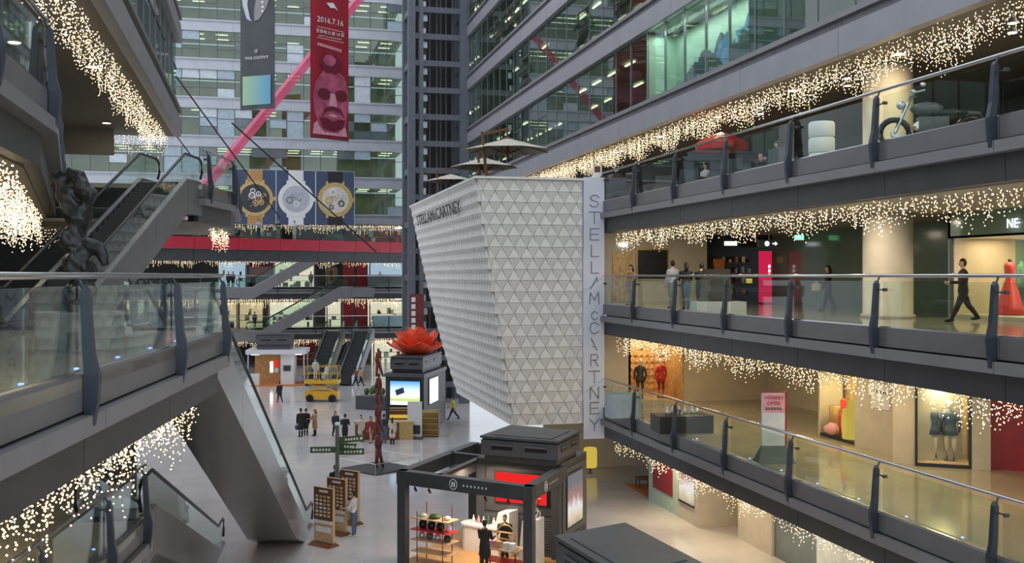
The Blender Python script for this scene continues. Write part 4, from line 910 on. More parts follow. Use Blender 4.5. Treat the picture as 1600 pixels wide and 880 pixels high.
# signpost
p = gp(527, 795, 0); spn = empty('signpost', (p.x, p.y, 0), 0, 'grey signpost with dark green direction arms', 'signpost'); MB().tube([(0, 0, 0), (0, 0, 3.6)], .09, 8).build('pole', 'panel', spn); MB().lathe([(.12, 3.6), (.12, 3.7), (.03, 3.74)], 8).build('pole_cap', 'white', spn)
for a, z, s0, s1 in ((8, 2.55, -1.15, -.05), (8, 2.45, .05, 1.15), (-18, 2.95, .1, 1.25), (30, 2.7, .1, .9)):
    ar = MB().box(s0, s1, -.03, .03, -.13, .13).build('direction_arm', 'leaf', spn); ar.location.z = z; ar.rotation_euler = (0, 0, R(-a))
    tip = s0+.15 if s0 < -.5 else s1-.15
    MB().ball((tip, -.035, 0), .07, .01, .07, 8, 4).build('arrow_mark', 'white', ar)
    for k in range(5): MB().box(s0+.25+k*.13, s0+.33+k*.13, -.037, -.03, -.05, .05).build('glyph_mark', 'white', ar)
# directory boards
for i, (u, v) in enumerate(((507, 852), (527, 834), (547, 818))):
    p = gp(u, v, 0); db = empty('directory_board', (p.x, p.y, 0), R(-48), ('brown directory board nearest to the escalator foot', 'brown directory board in the middle of the three', 'brown directory board beside the man in white')[i], 'directory')
    MB().box(-.48, .48, -.06, .06, .12, 2.15).build('board', 'light_wood', db); MB().box(-.48, .48, -.075, -.06, .95, 2.15).build('listing_panel', 'wood_dark', db); MB().box(-.45, .45, -.1, -.06, .82, .93).build('ledge', 'white', db); MB().box(-.36, .36, -.1, -.06, .5, .7).build('leaflet_tray', 'white', db)
    MB().hull2([(-.55, -.35, 0), (.55, -.35, 0), (.55, .25, 0), (-.55, .25, 0)], [(-.5, -.08, .14), (.5, -.08, .14), (.5, .08, .14), (-.5, .08, .14)]).build('foot', 'wood_dark', db)
    for r_ in range(6):
        for c_ in range(4): MB().box(-.38+.2*c_, -.25+.2*c_, -.082, -.075, 1.08+.14*r_, 1.16+.14*r_).build('listing_mark', random.choice(['canvas', 'white', 'light_wood']), db)
    MB().box(-.2, .25, -.082, -.075, 1.98, 2.06).build('heading_mark', 'white', db)
# yellow lift
p = gp(504, 627, 0); yl = empty('yellow_scissor_lift', (p.x, p.y, 0), R(-15), 'yellow scissor lift with workers near the twin escalators', 'lift')
MB().box(-1.3, 1.3, -.6, .6, .2, .85).build('chassis', 'yellow_paint', yl); MB().box(-1.35, 1.35, -.65, .65, 1.45, 1.7).build('platform', 'yellow_paint', yl)
for x in (-.9, .9):
    for y in (-.62, .62): MB().xf(Matrix()).lathe([(.3, -.1), (.3, .1)], 14).xf(Matrix.Translation((x, y, .3)) @ Matrix.Rotation(R(90), 4, 'X')).build('wheel', 'rubber', yl)
for y in (-.5, .5):
    MB().tube([(-1.1, y, .85), (1.1, y, 1.45)], .05, 6).build('scissor_arm', 'yellow_paint', yl); MB().tube([(1.1, y, .85), (-1.1, y, 1.45)], .05, 6).build('scissor_arm', 'yellow_paint', yl)
for x in (-1.3, -.4, .5, 1.3):
    for y in (-.6, .6): MB().tube([(x, y, 1.7), (x, y, 2.8)], .025, 6).build('guard_post', 'yellow_paint', yl)
for z in (2.25, 2.8):
    for y in (-.6, .6): MB().tube([(-1.3, y, z), (1.3, y, z)], .025, 6).build('guard_rail', 'yellow_paint', yl)
# white kiosk with pagoda cap
p = gp(432, 603, 0); wk = empty('white_kiosk', (p.x, p.y, 0), R(-8), 'white roofed kiosk with wood panels and dark vented cap', 'kiosk')
MB().box(-2.6, 2.6, -.4, 3.2, 0, .06).build('deck', 'orange_rug', wk); MB().box(-2.3, .2, 2.6, 2.9, .06, 2.9).build('wood_wall', 'wood', wk); MB().box(.3, 1.5, .6, 2.9, .06, 2.9).build('white_booth', 'white', wk); MB().box(.55, 1.2, .5, .6, 1.3, 1.8).build('counter_screen', 'charcoal', wk)
MB().box(-2.7, 2.7, -.5, 3.3, 2.9, 3.3).build('roof_slab', 'white_panel', wk)
for x, y in ((2.5, -.3), (-2.5, -.3), (2.5, 3)): MB().tube([(x, y, .06), (x, y, 2.9)], .06, 6).build('post', 'panel_light', wk)
for x, r_ in ((-1.9, .35), (2.0, .3)): MB().box(x-r_, x+r_, -.3, .3, 2.84, 2.9).build('ceiling_lamp', 'sign_white', wk)
MB().box(-.9, -.65, 2.55, 2.6, 1.0, 2.0).build('light_column', 'sign_white', wk); MB().box(-.5, -.15, 2.55, 2.6, 1.5, 2.1).build('red_panel', 'screen_red', wk)
MB().ball((-.3, 2.5, 1.2), .2, .05, .25).build('round_sign', 'white', wk); MB().box(-2.5, -1.6, .2, .9, .06, 1.05).build('counter_block', 'white', wk)
cap(wk, [(-1.9, .2), (1.3, .2), (1.3, 2.8), (-1.9, 2.8)], 3.75, 4.7, True)
MB().box(-1.8, 1.2, .3, 2.7, 3.3, 3.6).build('cap_plinth', 'slate', wk)
# dark round chairs behind the pergola kiosk
for i, (u, v) in enumerate(((716, 708), (752, 705))):
    p = gp(u, v+32, 0); ch = empty('tub_chair', (p.x, p.y, 0), R(30*i), ('dark round tub chair', 'second dark tub chair')[i]+' just behind the pergola kiosk', 'chair')
    MB().lathe([(.35, .12), (.5, .35), (.52, .45), (.3, .5)], 14).build('seat', 'charcoal', ch, True); MB().tube([(.5*math.cos(a), .5*math.sin(a), .7) for a in [math.pi*(-.1+1.2*k/10) for k in range(11)]], [.16]*11, 8).build('backrest', 'charcoal', ch, True); MB().lathe([(.3, 0), (.06, .05), (.06, .14)], 10).build('foot', 'steel', ch)
# bronze sculpture on a rough block added where a reflection shows in the glass
p = gp(120, 552, MF); bs_ = empty('reflection_block', (p.x, p.y+.3, MF), R(10), 'rough grey block added for a reflection, carrying the bronze sculpture', 'plinth'); random.seed(4)
bl = MB().box(-.66, .66, -.5, .5, 0, .66); bl.build('block', 'rock', bs_)
for (x, y, sx) in ((-.33, -.52, .3), (.3, -.53, .28), (0, -.52, .2)): MB().box(x-sx, x+sx, y, y+.05, .04+abs(x)*.1, .34+abs(x)*.1).build('rough_facet', 'rock', bs_)
sc_ = empty('bronze_sculpture', (p.x+.1, p.y+.3, MF+.66), R(-20), 'tall dark twisted bronze sculpture on the rough block', 'sculpture')
mb = MB()
path = [(0.05, 0, 0), (.12, 0, .35), (.05, .05, .7), (-.08, 0, 1.05), (.06, -.03, 1.4), (-.1, 0, 1.75), (-.22, 0, 2.0), (-.3, 0, 2.12)]
mb.tube(path, [.27, .24, .2, .25, .2, .22, .17, .05], 12)
for k in range(26):
    z = random.uniform(.05, 2.05); a = random.uniform(0, 6.28); r_ = .17; x = .1*math.sin(z*4); mb.ball((x+r_*math.cos(a), r_*math.sin(a), z), random.uniform(.06, .13), random.uniform(.07, .13), random.uniform(.09, .22), 8, 6)
mb.tube([(.1, 0, 1.5), (.3, -.1, 1.8), (.12, -.1, 2.05), (-.12, -.1, 2.15)], [.14, .12, .1, .05], 8); mb.tube([(.05, 0, 1.0), (.42, 0, .95), (.5, 0, .7)], [.16, .12, .06], 8); mb.tube([(-.1, 0, 1.9), (-.35, 0, 2.05), (-.42, 0, 1.9)], [.12, .1, .05], 8)
tmp = inst('tmp', mb.mesh('tmp', 'bronze')); rm = tmp.modifiers.new('r', 'REMESH'); rm.mode = 'VOXEL'; rm.voxel_size = .025; dg = bpy.context.evaluated_depsgraph_get()
me = bpy.data.meshes.new_from_object(tmp.evaluated_get(dg)); bpy.data.objects.remove(tmp)
for v in me.vertices:
    q = v.co; n = math.sin(q.x*17+q.z*9)*math.sin(q.y*15+q.z*13); v.co += Vector((math.cos(q.z*7), math.sin(q.z*7), 0))*n*.035
me.materials.clear(); me.materials.append(MATS['bronze']); me.polygons.foreach_set('use_smooth', [True]*len(me.polygons)); inst('bronze_form', me, sc_); sc_.scale = (1.0, 1.0, 1.08); sc_.location.x -= .15
# red vertical banner on the tower foot
vb = empty('vertical_sign', dp(652, 530, 78.5), 0, 'dark red vertical sign with white characters beside the lotus', 'sign'); MB().box(-.55, .5, -.05, .05, 0, 3.4).build('board', 'rust_red', vb)
MB().box(-.1, .1, .06, .2, -dp(652, 530, 78.5).z, 3.3).build('mounting_post', 'tower_steel', vb)
for k in range(6): MB().box(-.45, -.15, -.06, -.05, .2+.52*k, .56+.52*k).build('character_mark', 'white', vb)
# ------------------------------------------------------------------ gallery columns, shops and furniture on the right
def xat(u, Y): k = (u-800)/1626; return Y*(SA+CA*k)/(CA-SA*k)
for z0, z1, nm, lab in ((MF, 11.95, 'column_middle', 'round pale column of the middle gallery'), (UF, 16.35, 'column_upper', 'round column lit warm on the upper gallery')):
    o = MB().lathe([(.78, 0), (.78, .1), (.72, .12), (.72, z1-z0)], 32).build(nm, 'stone_wall', None, True); o.location = (18.3, 27.6, z0); tag(o, lab, kind='structure')
# middle gallery: dark shop in the end wall
ds = empty('dark_shop', (22, 44, MF), 0, 'black fronted shop with glowing shelves at the gallery end', 'shop')
MB().box(-2.4, 3.2, 2.6, 2.8, 0, 3.1).build('back_wall', 'black', ds); MB().box(-2.4, 3.2, -.6, -.45, 2.55, 3.1).build('fascia', 'black', ds)
for x in (-2.4, 1.6, 3.0): MB().box(x, x+.22, -.6, -.4, 0, 2.6).build('front_post', 'black', ds)
for k in range(4):
    MB().box(-1.9, 1.2, 1.9, 2.5, .35+.5*k, .39+.5*k).build('shelf_board', 'wood_dark', ds)
    for i in range(9):
        x = -1.8+.34*i; MB().box(x, x+random.uniform(.1, .22), 2.0, 2.25, .39+.5*k, .39+.5*k+random.uniform(.12, .3)).build('product', random.choice(['leaf', 'rust_red', 'gold', 'yellow_glow', 'wood', 'charcoal', 'mint', 'black']), ds)
for x, w_ in ((-1.55, .62), (2.0, 1.0)):
    for k in range(8): MB().box(x+k*w_/8, x+(k+.7)*w_/8, -.64, -.6, 2.62, 2.8).build('sign_letter', 'sign_white', ds)
rv = empty('red_lightbox', (22.05, 42.6, MF), 0, 'red vertical lightbox sign in front of the black shop', 'sign'); MB().box(-.27, .27, -.1, .1, 0.05, 2.35).build('lightbox', 'sign_red', rv); MB().box(-.3, .3, -.15, .15, 0, .06).build('foot', 'charcoal', rv)
for k in range(3): MB().box(.1, .19, -.11, -.1, 1.2+.2*k, 1.33+.2*k).build('character_mark', 'sign_white', rv)
hs = empty('hanging_sign', (20.1, 38.5, 11.2), 0, 'grey hanging direction sign with white arrow', 'sign'); MB().box(-.5, .5, -.05, .05, 0, .3).build('sign_box', 'panel', hs)
MB().ball((-.12, -.06, .15), .1, .01, .1).build('pictogram', 'sign_white', hs); MB().add([(.12, -.06, .13), (.24, -.06, .13), (.24, -.06, .07), (.34, -.06, .15), (.24, -.06, .23), (.24, -.06, .17), (.12, -.06, .17)], [(0, 1, 2, 3, 4, 5, 6)]).build('arrow', 'sign_white', hs); MB().tube([(0, 0, .3), (0, 0, .75)], .02, 6).build('hanger', 'steel', hs)
ex = empty('exit_sign', (22.0, 39.5, 11.55), 0, 'small green lit exit sign under the middle ceiling', 'sign'); MB().box(-.2, .2, -.04, .04, 0, .2).build('sign_box', 'exit_green', ex); MB().tube([(0, 0, .2), (0, 0, .4)], .015, 6).build('hanger', 'steel', ex)
nd = empty('wall_display', (17.0, 43.38, MF+1.1), 0, 'dark framed display window in the beige end wall', 'display case'); MB().box(-.8, .75, -.04, .04, -.05, 1.35).build('frame', 'gold', nd); MB().box(-.72, .67, -.06, .0, .02, 1.28).build('display_pane', 'black', nd); MB().box(-1.9, -.95, -.03, .05, -1, 1.2).build('gold_panel', 'gold_wall', nd); MB().box(-1.6, -1.2, -.05, -.02, 1.45, 1.58).build('sign_strip', 'sign_white', nd)
orr = tag(MB().hull2([(20.0, 43.0, MF), (20.3, 43.0, MF), (20.3, 43.1, MF), (20.0, 43.1, MF)], [(19.75, 43.0, MF+2.0), (20.25, 43.0, MF+2.0), (20.25, 43.1, MF+2.0), (19.75, 43.1, MF+2.0)]).build('orange_stele', 'orange_rug'), 'narrow orange stele beside the black shop', 'stele')
wb = empty('white_plinth_display', gp(1122, 485, MF), R(-10), 'low white plinth with a black tilted display board on it', 'plinth'); MB().box(-.9, .9, -.5, .5, 0, .32).build('plinth', 'white', wb); MB().hull2([(-.7, -.1, .32), (.5, -.1, .32), (.5, 0, .32), (-.7, 0, .32)], [(-.5, .2, 1.5), (.5, .2, 1.5), (.5, .28, 1.5), (-.5, .28, 1.5)]).build('display_board', 'black', wb)
# red dress shop
rw = empty('dress_shop', (20.0, 21, MF), 0, 'lit shop window box with the red gown', 'shop')
MB().box(0, .12, -12, 6.1, 2.35, 3.1).build('fascia', 'green_wall', rw); MB().box(0, 2.7, 5.96, 6.0, .12, 2.36).build('inner_lining', 'beige_wall', rw); MB().box(0, 3, 6.0, 6.1, 0, 3.1).build('side_wall', 'green_wall', rw); MB().box(2.6, 2.7, -12, 6.0, 0, 2.4).build('back_wall', 'beige_wall', rw); MB().box(0, 2.7, -12, 6, 0, .12).build('platform', 'stone_wall', rw); MB().box(0, 2.7, -12, 6, 2.36, 2.42).build('window_ceiling', 'white', rw)
for y in (5.95, 2.0, -2.0, -6): MB().box(-.02, .06, y-.04, y+.04, .1, 2.36).build('mullion', 'slate', rw)
for y0, y1 in ((2.04, 5.91), (-1.96, 1.96)): MB().box(.01, .03, y0, y1, .12, 2.36).build('window_pane', 'shop_glass', rw)
MB().box(1.6, 1.65, 4.6, 5.2, .12, 2.3).build('green_glass_panel', 'green_glass', rw)
lamp('window_light', (1.2, 3.2, 2.32), 130, (1, .8, .5), 1.2, rw, None, 'RECTANGLE', 5)
text('NE·', .36, face_m((-.05, 3.55, 2.67), (0, -1, 0)), 'sign_white', rw, 'sign_lettering', align='LEFT')
def mannequin(label, loc, rz, top, bottom, legs='white', gown=False, h=1.7, head=False):
    o = empty('mannequin', loc, rz, label, 'mannequin')
    if gown:
        MB().lathe([(.56, 0.02), (.45, .3), (.30, .72), (.17, 1.0), (.13, 1.1), (.16, 1.22), (.20, 1.38), (.18, 1.48), (.06, 1.53)], 20, sy=.75).build('gown', top, o, True)
        for s in (-1, 1): MB().tube([(s*.17, 0, 1.45), (s*.25, .02, 1.38), (s*.27, .04, 1.15)], [.09, .11, .05], 8).build('sleeve', top, o, True)
        MB().lathe([(.055, 1.5), (.05, 1.6), (.02, 1.62)], 10).build('neck', 'black', o, True)
    else:
        MB().lathe([(.24, .78), (.2, .95), (.15, 1.08), (.19, 1.28), (.2, 1.42), (.07, 1.5)], 16, sy=.65).build('garment', top, o, True)
        for s in (-1, 1):
            MB().tube([(s*.1, 0, .8), (s*.1, .02, .45), (s*.1, 0, .08), (s*.1, -.12, .03)], [.085, .06, .04, .035], 8).build('leg', bottom or legs, o, True)
            MB().tube([(s*.19, 0, 1.42), (s*.26, .02, 1.12), (s*.25, -.08, .85)], [.06, .05, .03], 8).build('sleeve', top, o, True)
        MB().lathe([(.05, 1.46), (.045, 1.56), (.07, 1.6), (.085, 1.7), (.06, 1.78), (.01, 1.8)] if head else [(.05, 1.46), (.045, 1.56), (.01, 1.57)], 12).build('head' if head else 'neck', 'white', o, True)
    MB().lathe([(.2, 0), (.2, .02)], 14).build('stand', 'steel', o)
    return o
mannequin('headless mannequin in a long red gown in the shop window', (21.0, 25.7, MF+.12), R(60), 'red', None, gown=True, h=1.6)
mannequin('pale mannequin half hidden behind the red gown', (21.9, 26.3, MF+.12), R(60), 'white', 'blue_print', h=1.6)
# lower gallery
nb = empty('clothes_niche', (17.2, 43.5, LF), 0, 'gold panelled niche showing two outfits beside the white tower', 'display case')
MB().box(-2.8, -1.2, 0, .3, 0, 3.08).build('side_wall', 'beige_wall', nb); MB().box(-1.2, 1.3, 1.9, 2.0, 0, 3.08).build('back_panel', 'gold_wall', nb); MB().box(-1.3, -1.2, 0, 2, 0, 3.08).build('return_wall', 'gold_wall', nb); MB().box(1.19, 1.29, -.1, 2, 0, 3.08).build('return_wall', 'gold_wall', nb); MB().box(-1.2, 1.3, .1, 2, 0, .1).build('platform', 'light_wood', nb)
for r_ in range(8):
    for c_ in range(9): MB().add([(-1.2+.27*c_, 1.9, .4+.3*r_), (-.93+.27*c_, 1.9, .4+.3*r_), (-1.065+.27*c_, 1.9, .7+.3*r_), (-1.065+.27*c_, 1.8, .5+.3*r_)], [(0, 1, 3), (1, 2, 3), (2, 0, 3)]).build('relief_stud', 'gold_wall', nb)
lamp('niche_light', (0, 1, 3.0), 45, (1, .72, .4), .8, nb)
mannequin('mannequin in a grey checked suit in the gold niche', (16.75, 44.3, LF+.1), R(170), 'charcoal', 'charcoal', head=True); mannequin('mannequin in a dark red suit in the gold niche', (17.75, 44.3, LF+.1), R(185), 'red', 'deep_red', head=True)
gv = empty('glass_vitrine', gp(972, 652, LF), R(0), 'pale glass display case at the end of the lower gallery', 'display case'); MB().box(-.6, .7, -.35, .35, 0, .95).build('case_body', 'blind', gv); MB().box(-.62, .72, -.37, .37, .95, 1.0).build('case_top', 'rail_glass', gv)
bt = empty('black_plinth', gp(1065, 674, LF), R(-5), 'low black display plinth with small objects on the lower gallery', 'plinth'); MB().box(-1.0, 1.0, -.6, .6, 0, .62).build('plinth', 'black', bt)
for k in range(6): o = MB().lathe([(.05, 0), (.09, .12), (.03, .22), (.03, .3)], 8).build('small_vase', 'silver', None, True); o.location = bt.location+Vector((-.6+.24*k, -.1+.1*(k % 2), .62)); tag(o, ('first', 'second', 'third', 'fourth', 'fifth', 'sixth')[k]+' small silver vase from the white tower on the black plinth', 'vase')
mo = empty('offer_stand', gp(1208, 722, LF), R(-12), 'freestanding pink and grey MEMBERS OFFER board on a flared foot', 'sign'); MB().box(-.35, .35, -.05, .05, .45, 2.1).build('board', 'blind_pale', mo); MB().box(-.33, .33, -.06, -.05, 1.5, 2.07).build('pink_panel', 'pink_light', mo); MB().box(.35, .4, -.06, .06, .4, 2.1).build('edge', 'deep_red', mo); MB().box(-.4, .4, -.06, .06, 2.1, 2.13).build('edge', 'deep_red', mo)
MB().hull2([(-.55, -.4, 0), (.6, -.4, 0), (.6, .3, 0), (-.55, .3, 0)], [(-.36, -.06, .5), (.38, -.06, .5), (.38, .06, .5), (-.36, .06, .5)]).build('flared_foot', 'spandrel', mo)
for i, s in enumerate(('MEMBERS', 'OFFER')): text(s, .14, face_m((0, -.065, 1.95-.17*i), (1, 0, 0)), 'deep_red', mo)
for k in range(6): MB().box(-.25+.085*k, -.19+.085*k, -.068, -.06, 1.58, 1.66).build('glyph_mark', 'slate', mo)
sb = empty('window_display_shop', (19.3, 30.9, LF), 0, 'beige shop front with a lit display window on the lower gallery', 'shop')
MB().prism([(0, -2.3), (.0, .1), (3.3, .1), (3.3, -2.3)], 0, 3.1).build('wall_block', 'stone_wall', sb); MB().prism([(0, -2.3), (-.7, -3.1), (-.2, -3.6), (3.3, -3.6), (3.3, -2.3)], 0, 3.1).build('wall_block', 'stone_wall', sb)
MB().box(.9, 3.3, .1, 2.3, 0, .1).build('window_floor', 'white', sb); MB().box(1.0, 1.1, .1, 2.3, .1, 3.1).build('window_back', 'gold_wall', sb); MB().box(0, .9, .1, 2.3, 0, .1).build('window_floor', 'black', sb); MB().box(0, .9, 2.3, 2.4, 0, 3.1).build('window_side', 'stone_wall', sb)
MB().box(.02, .04, .15, 2.25, .1, 2.4).build('window_pane', 'shop_glass', sb); MB().box(0, .9, .1, 2.3, 2.4, 3.1).build('window_head', 'stone_wall', sb)
lamp('window_light', (.5, 1.2, 2.3), 45, (1, .8, .4), .6, sb)
MB().box(-.03, 0, -1.9, -.9, 1.4, 2.2).build('name_plate', 'white', sb)
for k in range(6): MB().box(-.04, -.03, -1.75+.12*k, -1.69+.12*k, 1.9, 1.97).build('letter_mark', 'black', sb)
for i, (y, prof, mt, lab) in enumerate(((32.6, [(.28, 0), (.28, 1.0)], 'wood', 'brown box block in the lit window'), (32.2, [(.16, 0), (.16, .7), (.1, .75), (.1, 1.25), (.05, 1.3)], 'red', 'red and orange giant bottle in the lit window'), (31.7, [(.3, 0), (.34, .5), (.3, 1.0), (.12, 1.05), (.13, 1.3)], 'yellow_glow', 'glowing yellow giant perfume bottle in the lit window'), (32.5, [(.1, 0), (.3, .12), (.32, .3), (.1, .45)], 'pink_light', 'pink heart shaped cushion low in the lit window'))):
    o = MB().lathe(prof, 12).build('window_prop', mt, None, True); o.location = (19.62 if i != 3 else 19.4, y, LF+.1); tag(o, lab, 'window prop')
# mannequin window
mw = empty('mannequin_window', (19.0, 27.2, LF), math.atan2(-.8, 1.2), 'bright yellow shop window with two mannequins on the lower gallery', 'shop')
MB().box(0, 1.45, 1.0, 1.1, 0, 2.6).build('back_panel', 'gold_wall', mw); MB().box(0, 1.45, -.02, 1.0, 0, .12).build('window_floor', 'light_wood', mw); MB().box(.05, 1.4, 0, .02, .12, 2.5).build('window_pane', 'shop_glass', mw)
for x in (-.05, 1.42): MB().box(x, x+.08, -.05, .1, 0, 2.6).build('window_frame', 'black', mw)
MB().box(-.05, 1.5, -.06, .1, 0, .1).build('window_frame', 'black', mw); MB().box(-.05, 1.5, -.05, 1.1, 2.5, 3.1).build('window_head', 'stone_wall', mw); MB().box(1.5, 2.0, -.1, .6, 0, 3.1).build('pilaster', 'stone_wall', mw); MB().box(2.0, 4.2, .1, .25, 0, 3.1).build('red_door_panel', 'deep_red', mw); MB().box(4.2, 9, .1, .25, 0, 3.1).build('green_panel', 'green_wall', mw)
lamp('window_light', (.7, .5, 2.45), 60, (1, .82, .42), .6, mw)
for i, (a, nm) in enumerate(((.45, 'mannequin in a dark sleeveless dress, on the stone wall side'), (.95, 'mannequin in a dark sleeveless dress, on the red door side'))):
    p = Matrix.Translation(mw.location) @ Matrix.Rotation(mw.rotation_euler.z, 4, 'Z') @ Vector((a, .5, .12)); mannequin(nm, p, mw.rotation_euler.z+R(180), 'blue_print', None, 'canvas', head=True)
# ground floor passage
gs_ = empty('ground_shop_wall', (17.0, 40, 0), 0, 'beige ground floor shop wall with lit poster and mint framed picture', 'shop')
MB().box(0, .3, .6, 3.9, 0, 3.1).build('mint_frame', 'mint', gs_); MB().box(-.04, 0, 1.1, 3.3, .7, 2.7).build('red_picture', 'deep_red', gs_); MB().box(0, 1.7, -1.5, .6, 0, 3.1).build('wall_block', 'stone_wall', gs_); MB().box(-.05, 0, -1.1, .3, .8, 2.8).build('lit_poster', 'poster_screen', gs_); MB().box(-.07, 0, -1.15, .35, .72, .8).build('poster_sill', 'black', gs_)
MB().box(1.7, 3, -1.4, -1.2, 0, 3.1).build('recess_wall', 'beige_wall', gs_); MB().box(.85, 2.5, -6, -3.3, 0, 3.1).build('wall_block', 'stone_wall', gs_); MB().box(.95, 1.2, -9, -6, 0, 3.1).build('dark_window', 'spandrel', gs_); MB().box(.9, 1.2, -12, -9, 0, 3.1).build('pale_window', 'blind_pale', gs_); MB().box(.95, 1.2, -22, -12, 0, 3.1).build('wall_block', 'stone_wall', gs_); MB().box(1.7, 1.8, -3.3, -1.4, 0, 3.1).build('wall_block', 'beige_wall', gs_)
tag(MB().prism([tuple(gp(975, 756, 0))[:2], tuple(gp(1012, 757, 0))[:2], tuple(gp(1013, 779, 0))[:2]], 0, .02).build('orange_rug', 'orange_rug'), 'orange rug at the ground floor passage corner', 'rug')
cx_ = empty('wood_stool', gp(1006, 762, 0), 0, 'small dark stool on the orange rug', 'stool'); MB().box(-.35, .35, -.3, .3, .42, .5).build('seat', 'wood_dark', cx_)
for x in (-.3, .3):
    for y in (-.25, .25): MB().tube([(x, y, 0), (x, y, .42)], .03, 6).build('leg', 'charcoal', cx_)
yb = tag(MB().lathe([(.3, .3), (.35, .4), (.35, 1.2), (.3, 1.3)], 12).build('yellow_lantern', 'yellow_glow'), 'glowing yellow lantern at the back of the ground passage', 'lantern'); yb.location = (16.4, 50.5, 0)
MB().lathe([(.2, 0), (.05, .05), (.05, .3)], 10).build('foot', 'charcoal', yb)
# upper gallery furniture
def lounge(label, x, y, rz):
    o = empty('armchair', (x, y, UF), rz, label, 'armchair'); MB().box(-.4, .4, -.4, .4, .12, .45).build('seat', 'charcoal', o); MB().box(-.4, .4, .28, .45, .45, .95).build('backrest', 'charcoal', o)
    for s in (-.42, .34): MB().box(s, s+.1, -.4, .4, .12, .65).build('armrest', 'charcoal', o)
    for x_ in (-.35, .35):
        for y_ in (-.35, .35): MB().box(x_-.03, x_+.03, y_-.03, y_+.03, 0, .12).build('leg', 'black', o)
for i, (x, y) in enumerate(((16.6, 30.6), (16.5, 33.8), (16.4, 37.5), (16.4, 40.3))):
    lounge(('black armchair nearest the round column on the upper gallery', 'black armchair second from the round column', 'black armchair third from the round column', 'black armchair farthest from the round column')[i], x, y, R(90+20*i))
    t = empty('cafe_table', (17.8, y+.6, UF), 0, ('cafe table nearest the round column', 'cafe table second from the round column', 'cafe table third from the round column', 'cafe table farthest from the round column')[i], 'table'); MB().lathe([(.45, .72), (.45, .75)], 18).build('tabletop', 'light_wood', t); MB().lathe([(.25, 0), (.04, .04), (.04, .72)], 10).build('pedestal', 'charcoal', t)
rf = empty('red_parasol', (17.4, 37.2, UF), 0, 'dark red cafe parasol on the upper gallery', 'parasol'); MB().lathe([(1.05, 1.95), (.5, 2.25), (.04, 2.4)], 8).build('canopy', 'red', rf); MB().lathe([(1.05, 1.7), (1.06, 1.95)], 8).build('valance', 'red', rf); MB().tube([(0, 0, 0), (0, 0, 2.4)], .03, 8).build('pole', 'charcoal', rf)
wd = empty('white_drum_stack', (16.1, 27.6, UF), 0, 'stack of three white drums by the upper balustrade', 'drums')
for k in range(3): MB().lathe([(.36, .46*k), (.38, .46*k+.03), (.38, .46*k+.4), (.34, .46*k+.45)], 20).build('drum', 'white', wd, True)
mc = empty('motorcycle', (16.25, 22.6, UF), R(158), 'dark chrome motorcycle parked behind the upper balustrade', 'motorcycle'); mc.scale = (1.15, 1.15, 1.15)
for x in (-.78, .8):
    MB().tube([(x+.3*math.cos(2*math.pi*k/20), 0, .34+.3*math.sin(2*math.pi*k/20)) for k in range(21)], .065, 8).build('wheel', 'rubber', mc, True); MB().lathe([(.08, -.05), (.08, .05)], 10).xf(Matrix.Translation((x, 0, .34)) @ Matrix.Rotation(R(90), 4, 'X')).build('hub', 'steel', mc)
MB().ball((.12, 0, .86), .36, .15, .15).build('fuel_tank', 'slate', mc, True); MB().ball((-.38, 0, .76), .36, .15, .09).build('saddle', 'rubber', mc, True); MB().box(-.3, .32, -.13, .13, .3, .68).build('engine_block', 'slate', mc)
for s in (-1, 1):
    MB().tube([(.8, s*.1, .34), (.52, s*.1, 1.0)], .03, 6).build('fork', 'steel', mc); MB().tube([(.5, s*.05, 1.02), (.42, s*.25, 1.18), (.25, s*.42, 1.2)], .02, 6).build('handlebar', 'steel', mc); MB().tube([(.1, s*.2, .32), (-.5, s*.2, .3), (-1.0, s*.2, .42)], .05, 8).build('exhaust', 'steel', mc, True)
    MB().ball((.3, s*.42, 1.32), .07, .03, .05).build('mirror', 'steel', mc, True)
MB().ball((.66, 0, .95), .1).build('headlamp', 'silver', mc, True); MB().tube([(-1.05, 0, .55), (-.95, 0, .72), (-.7, 0, .75)], .06, 6).build('rear_fender', 'charcoal', mc)
for k in range(5): MB().lathe([(.09, -.12), (.1, 0), (.09, .12)], 10).xf(Matrix.Translation((-.1+.1*k, 0, .5+.06*(k % 2))) @ Matrix.Rotation(R(90), 4, 'X')).build('cylinder_fin', 'steel', mc)
# ------------------------------------------------------------------ far shops
SY = 118.5
def shop(label, u0, u1, z, h, mat, stock=0, frame=True, kinds=('gold', 'rust_red', 'white', 'charcoal', 'mint')):
    x0, x1 = xat(u0, SY), xat(u1, SY); W = x1-x0
    o = empty('shop_front', (x0, SY, z), 0, label, 'shop')
    MB().box(0, W, 1.5, 1.6, 0, h).build('shop_back_wall', mat, o)  # interior light put into this wall where its material is emissive
    if frame:
        for x in (0, W-.12): MB().box(x, x+.12, -.1, .1, 0, h).build('frame_post', 'slate', o)
        MB().box(0, W, -.1, .1, h-.2, h).build('fascia', 'slate', o); MB().box(.12, W-.12, 0, .02, 0, h-.2).build('shop_pane', 'shop_glass', o)
    for k in range(stock):
        x = random.uniform(.2, W-.6); zz = random.choice((.0, .7, 1.3)); MB().box(x, x+random.uniform(.2, .6), .9, 1.4, zz, zz+random.uniform(.25, .7)).build('product', random.choice(kinds), o)
    if stock:
        for zz in (.65, 1.25): MB().box(.15, W-.15, .9, 1.45, zz, zz+.04).build('shelf_board', 'light_wood', o)
    return o
random.seed(9)
shop('far middle level shop with cool blue glazing behind two passers-by', 340, 385, MF, 2.9, 'shop_cool_glow', 5); shop('far middle level shop with a red poster', 388, 424, MF, 2.9, 'deep_red', 4)
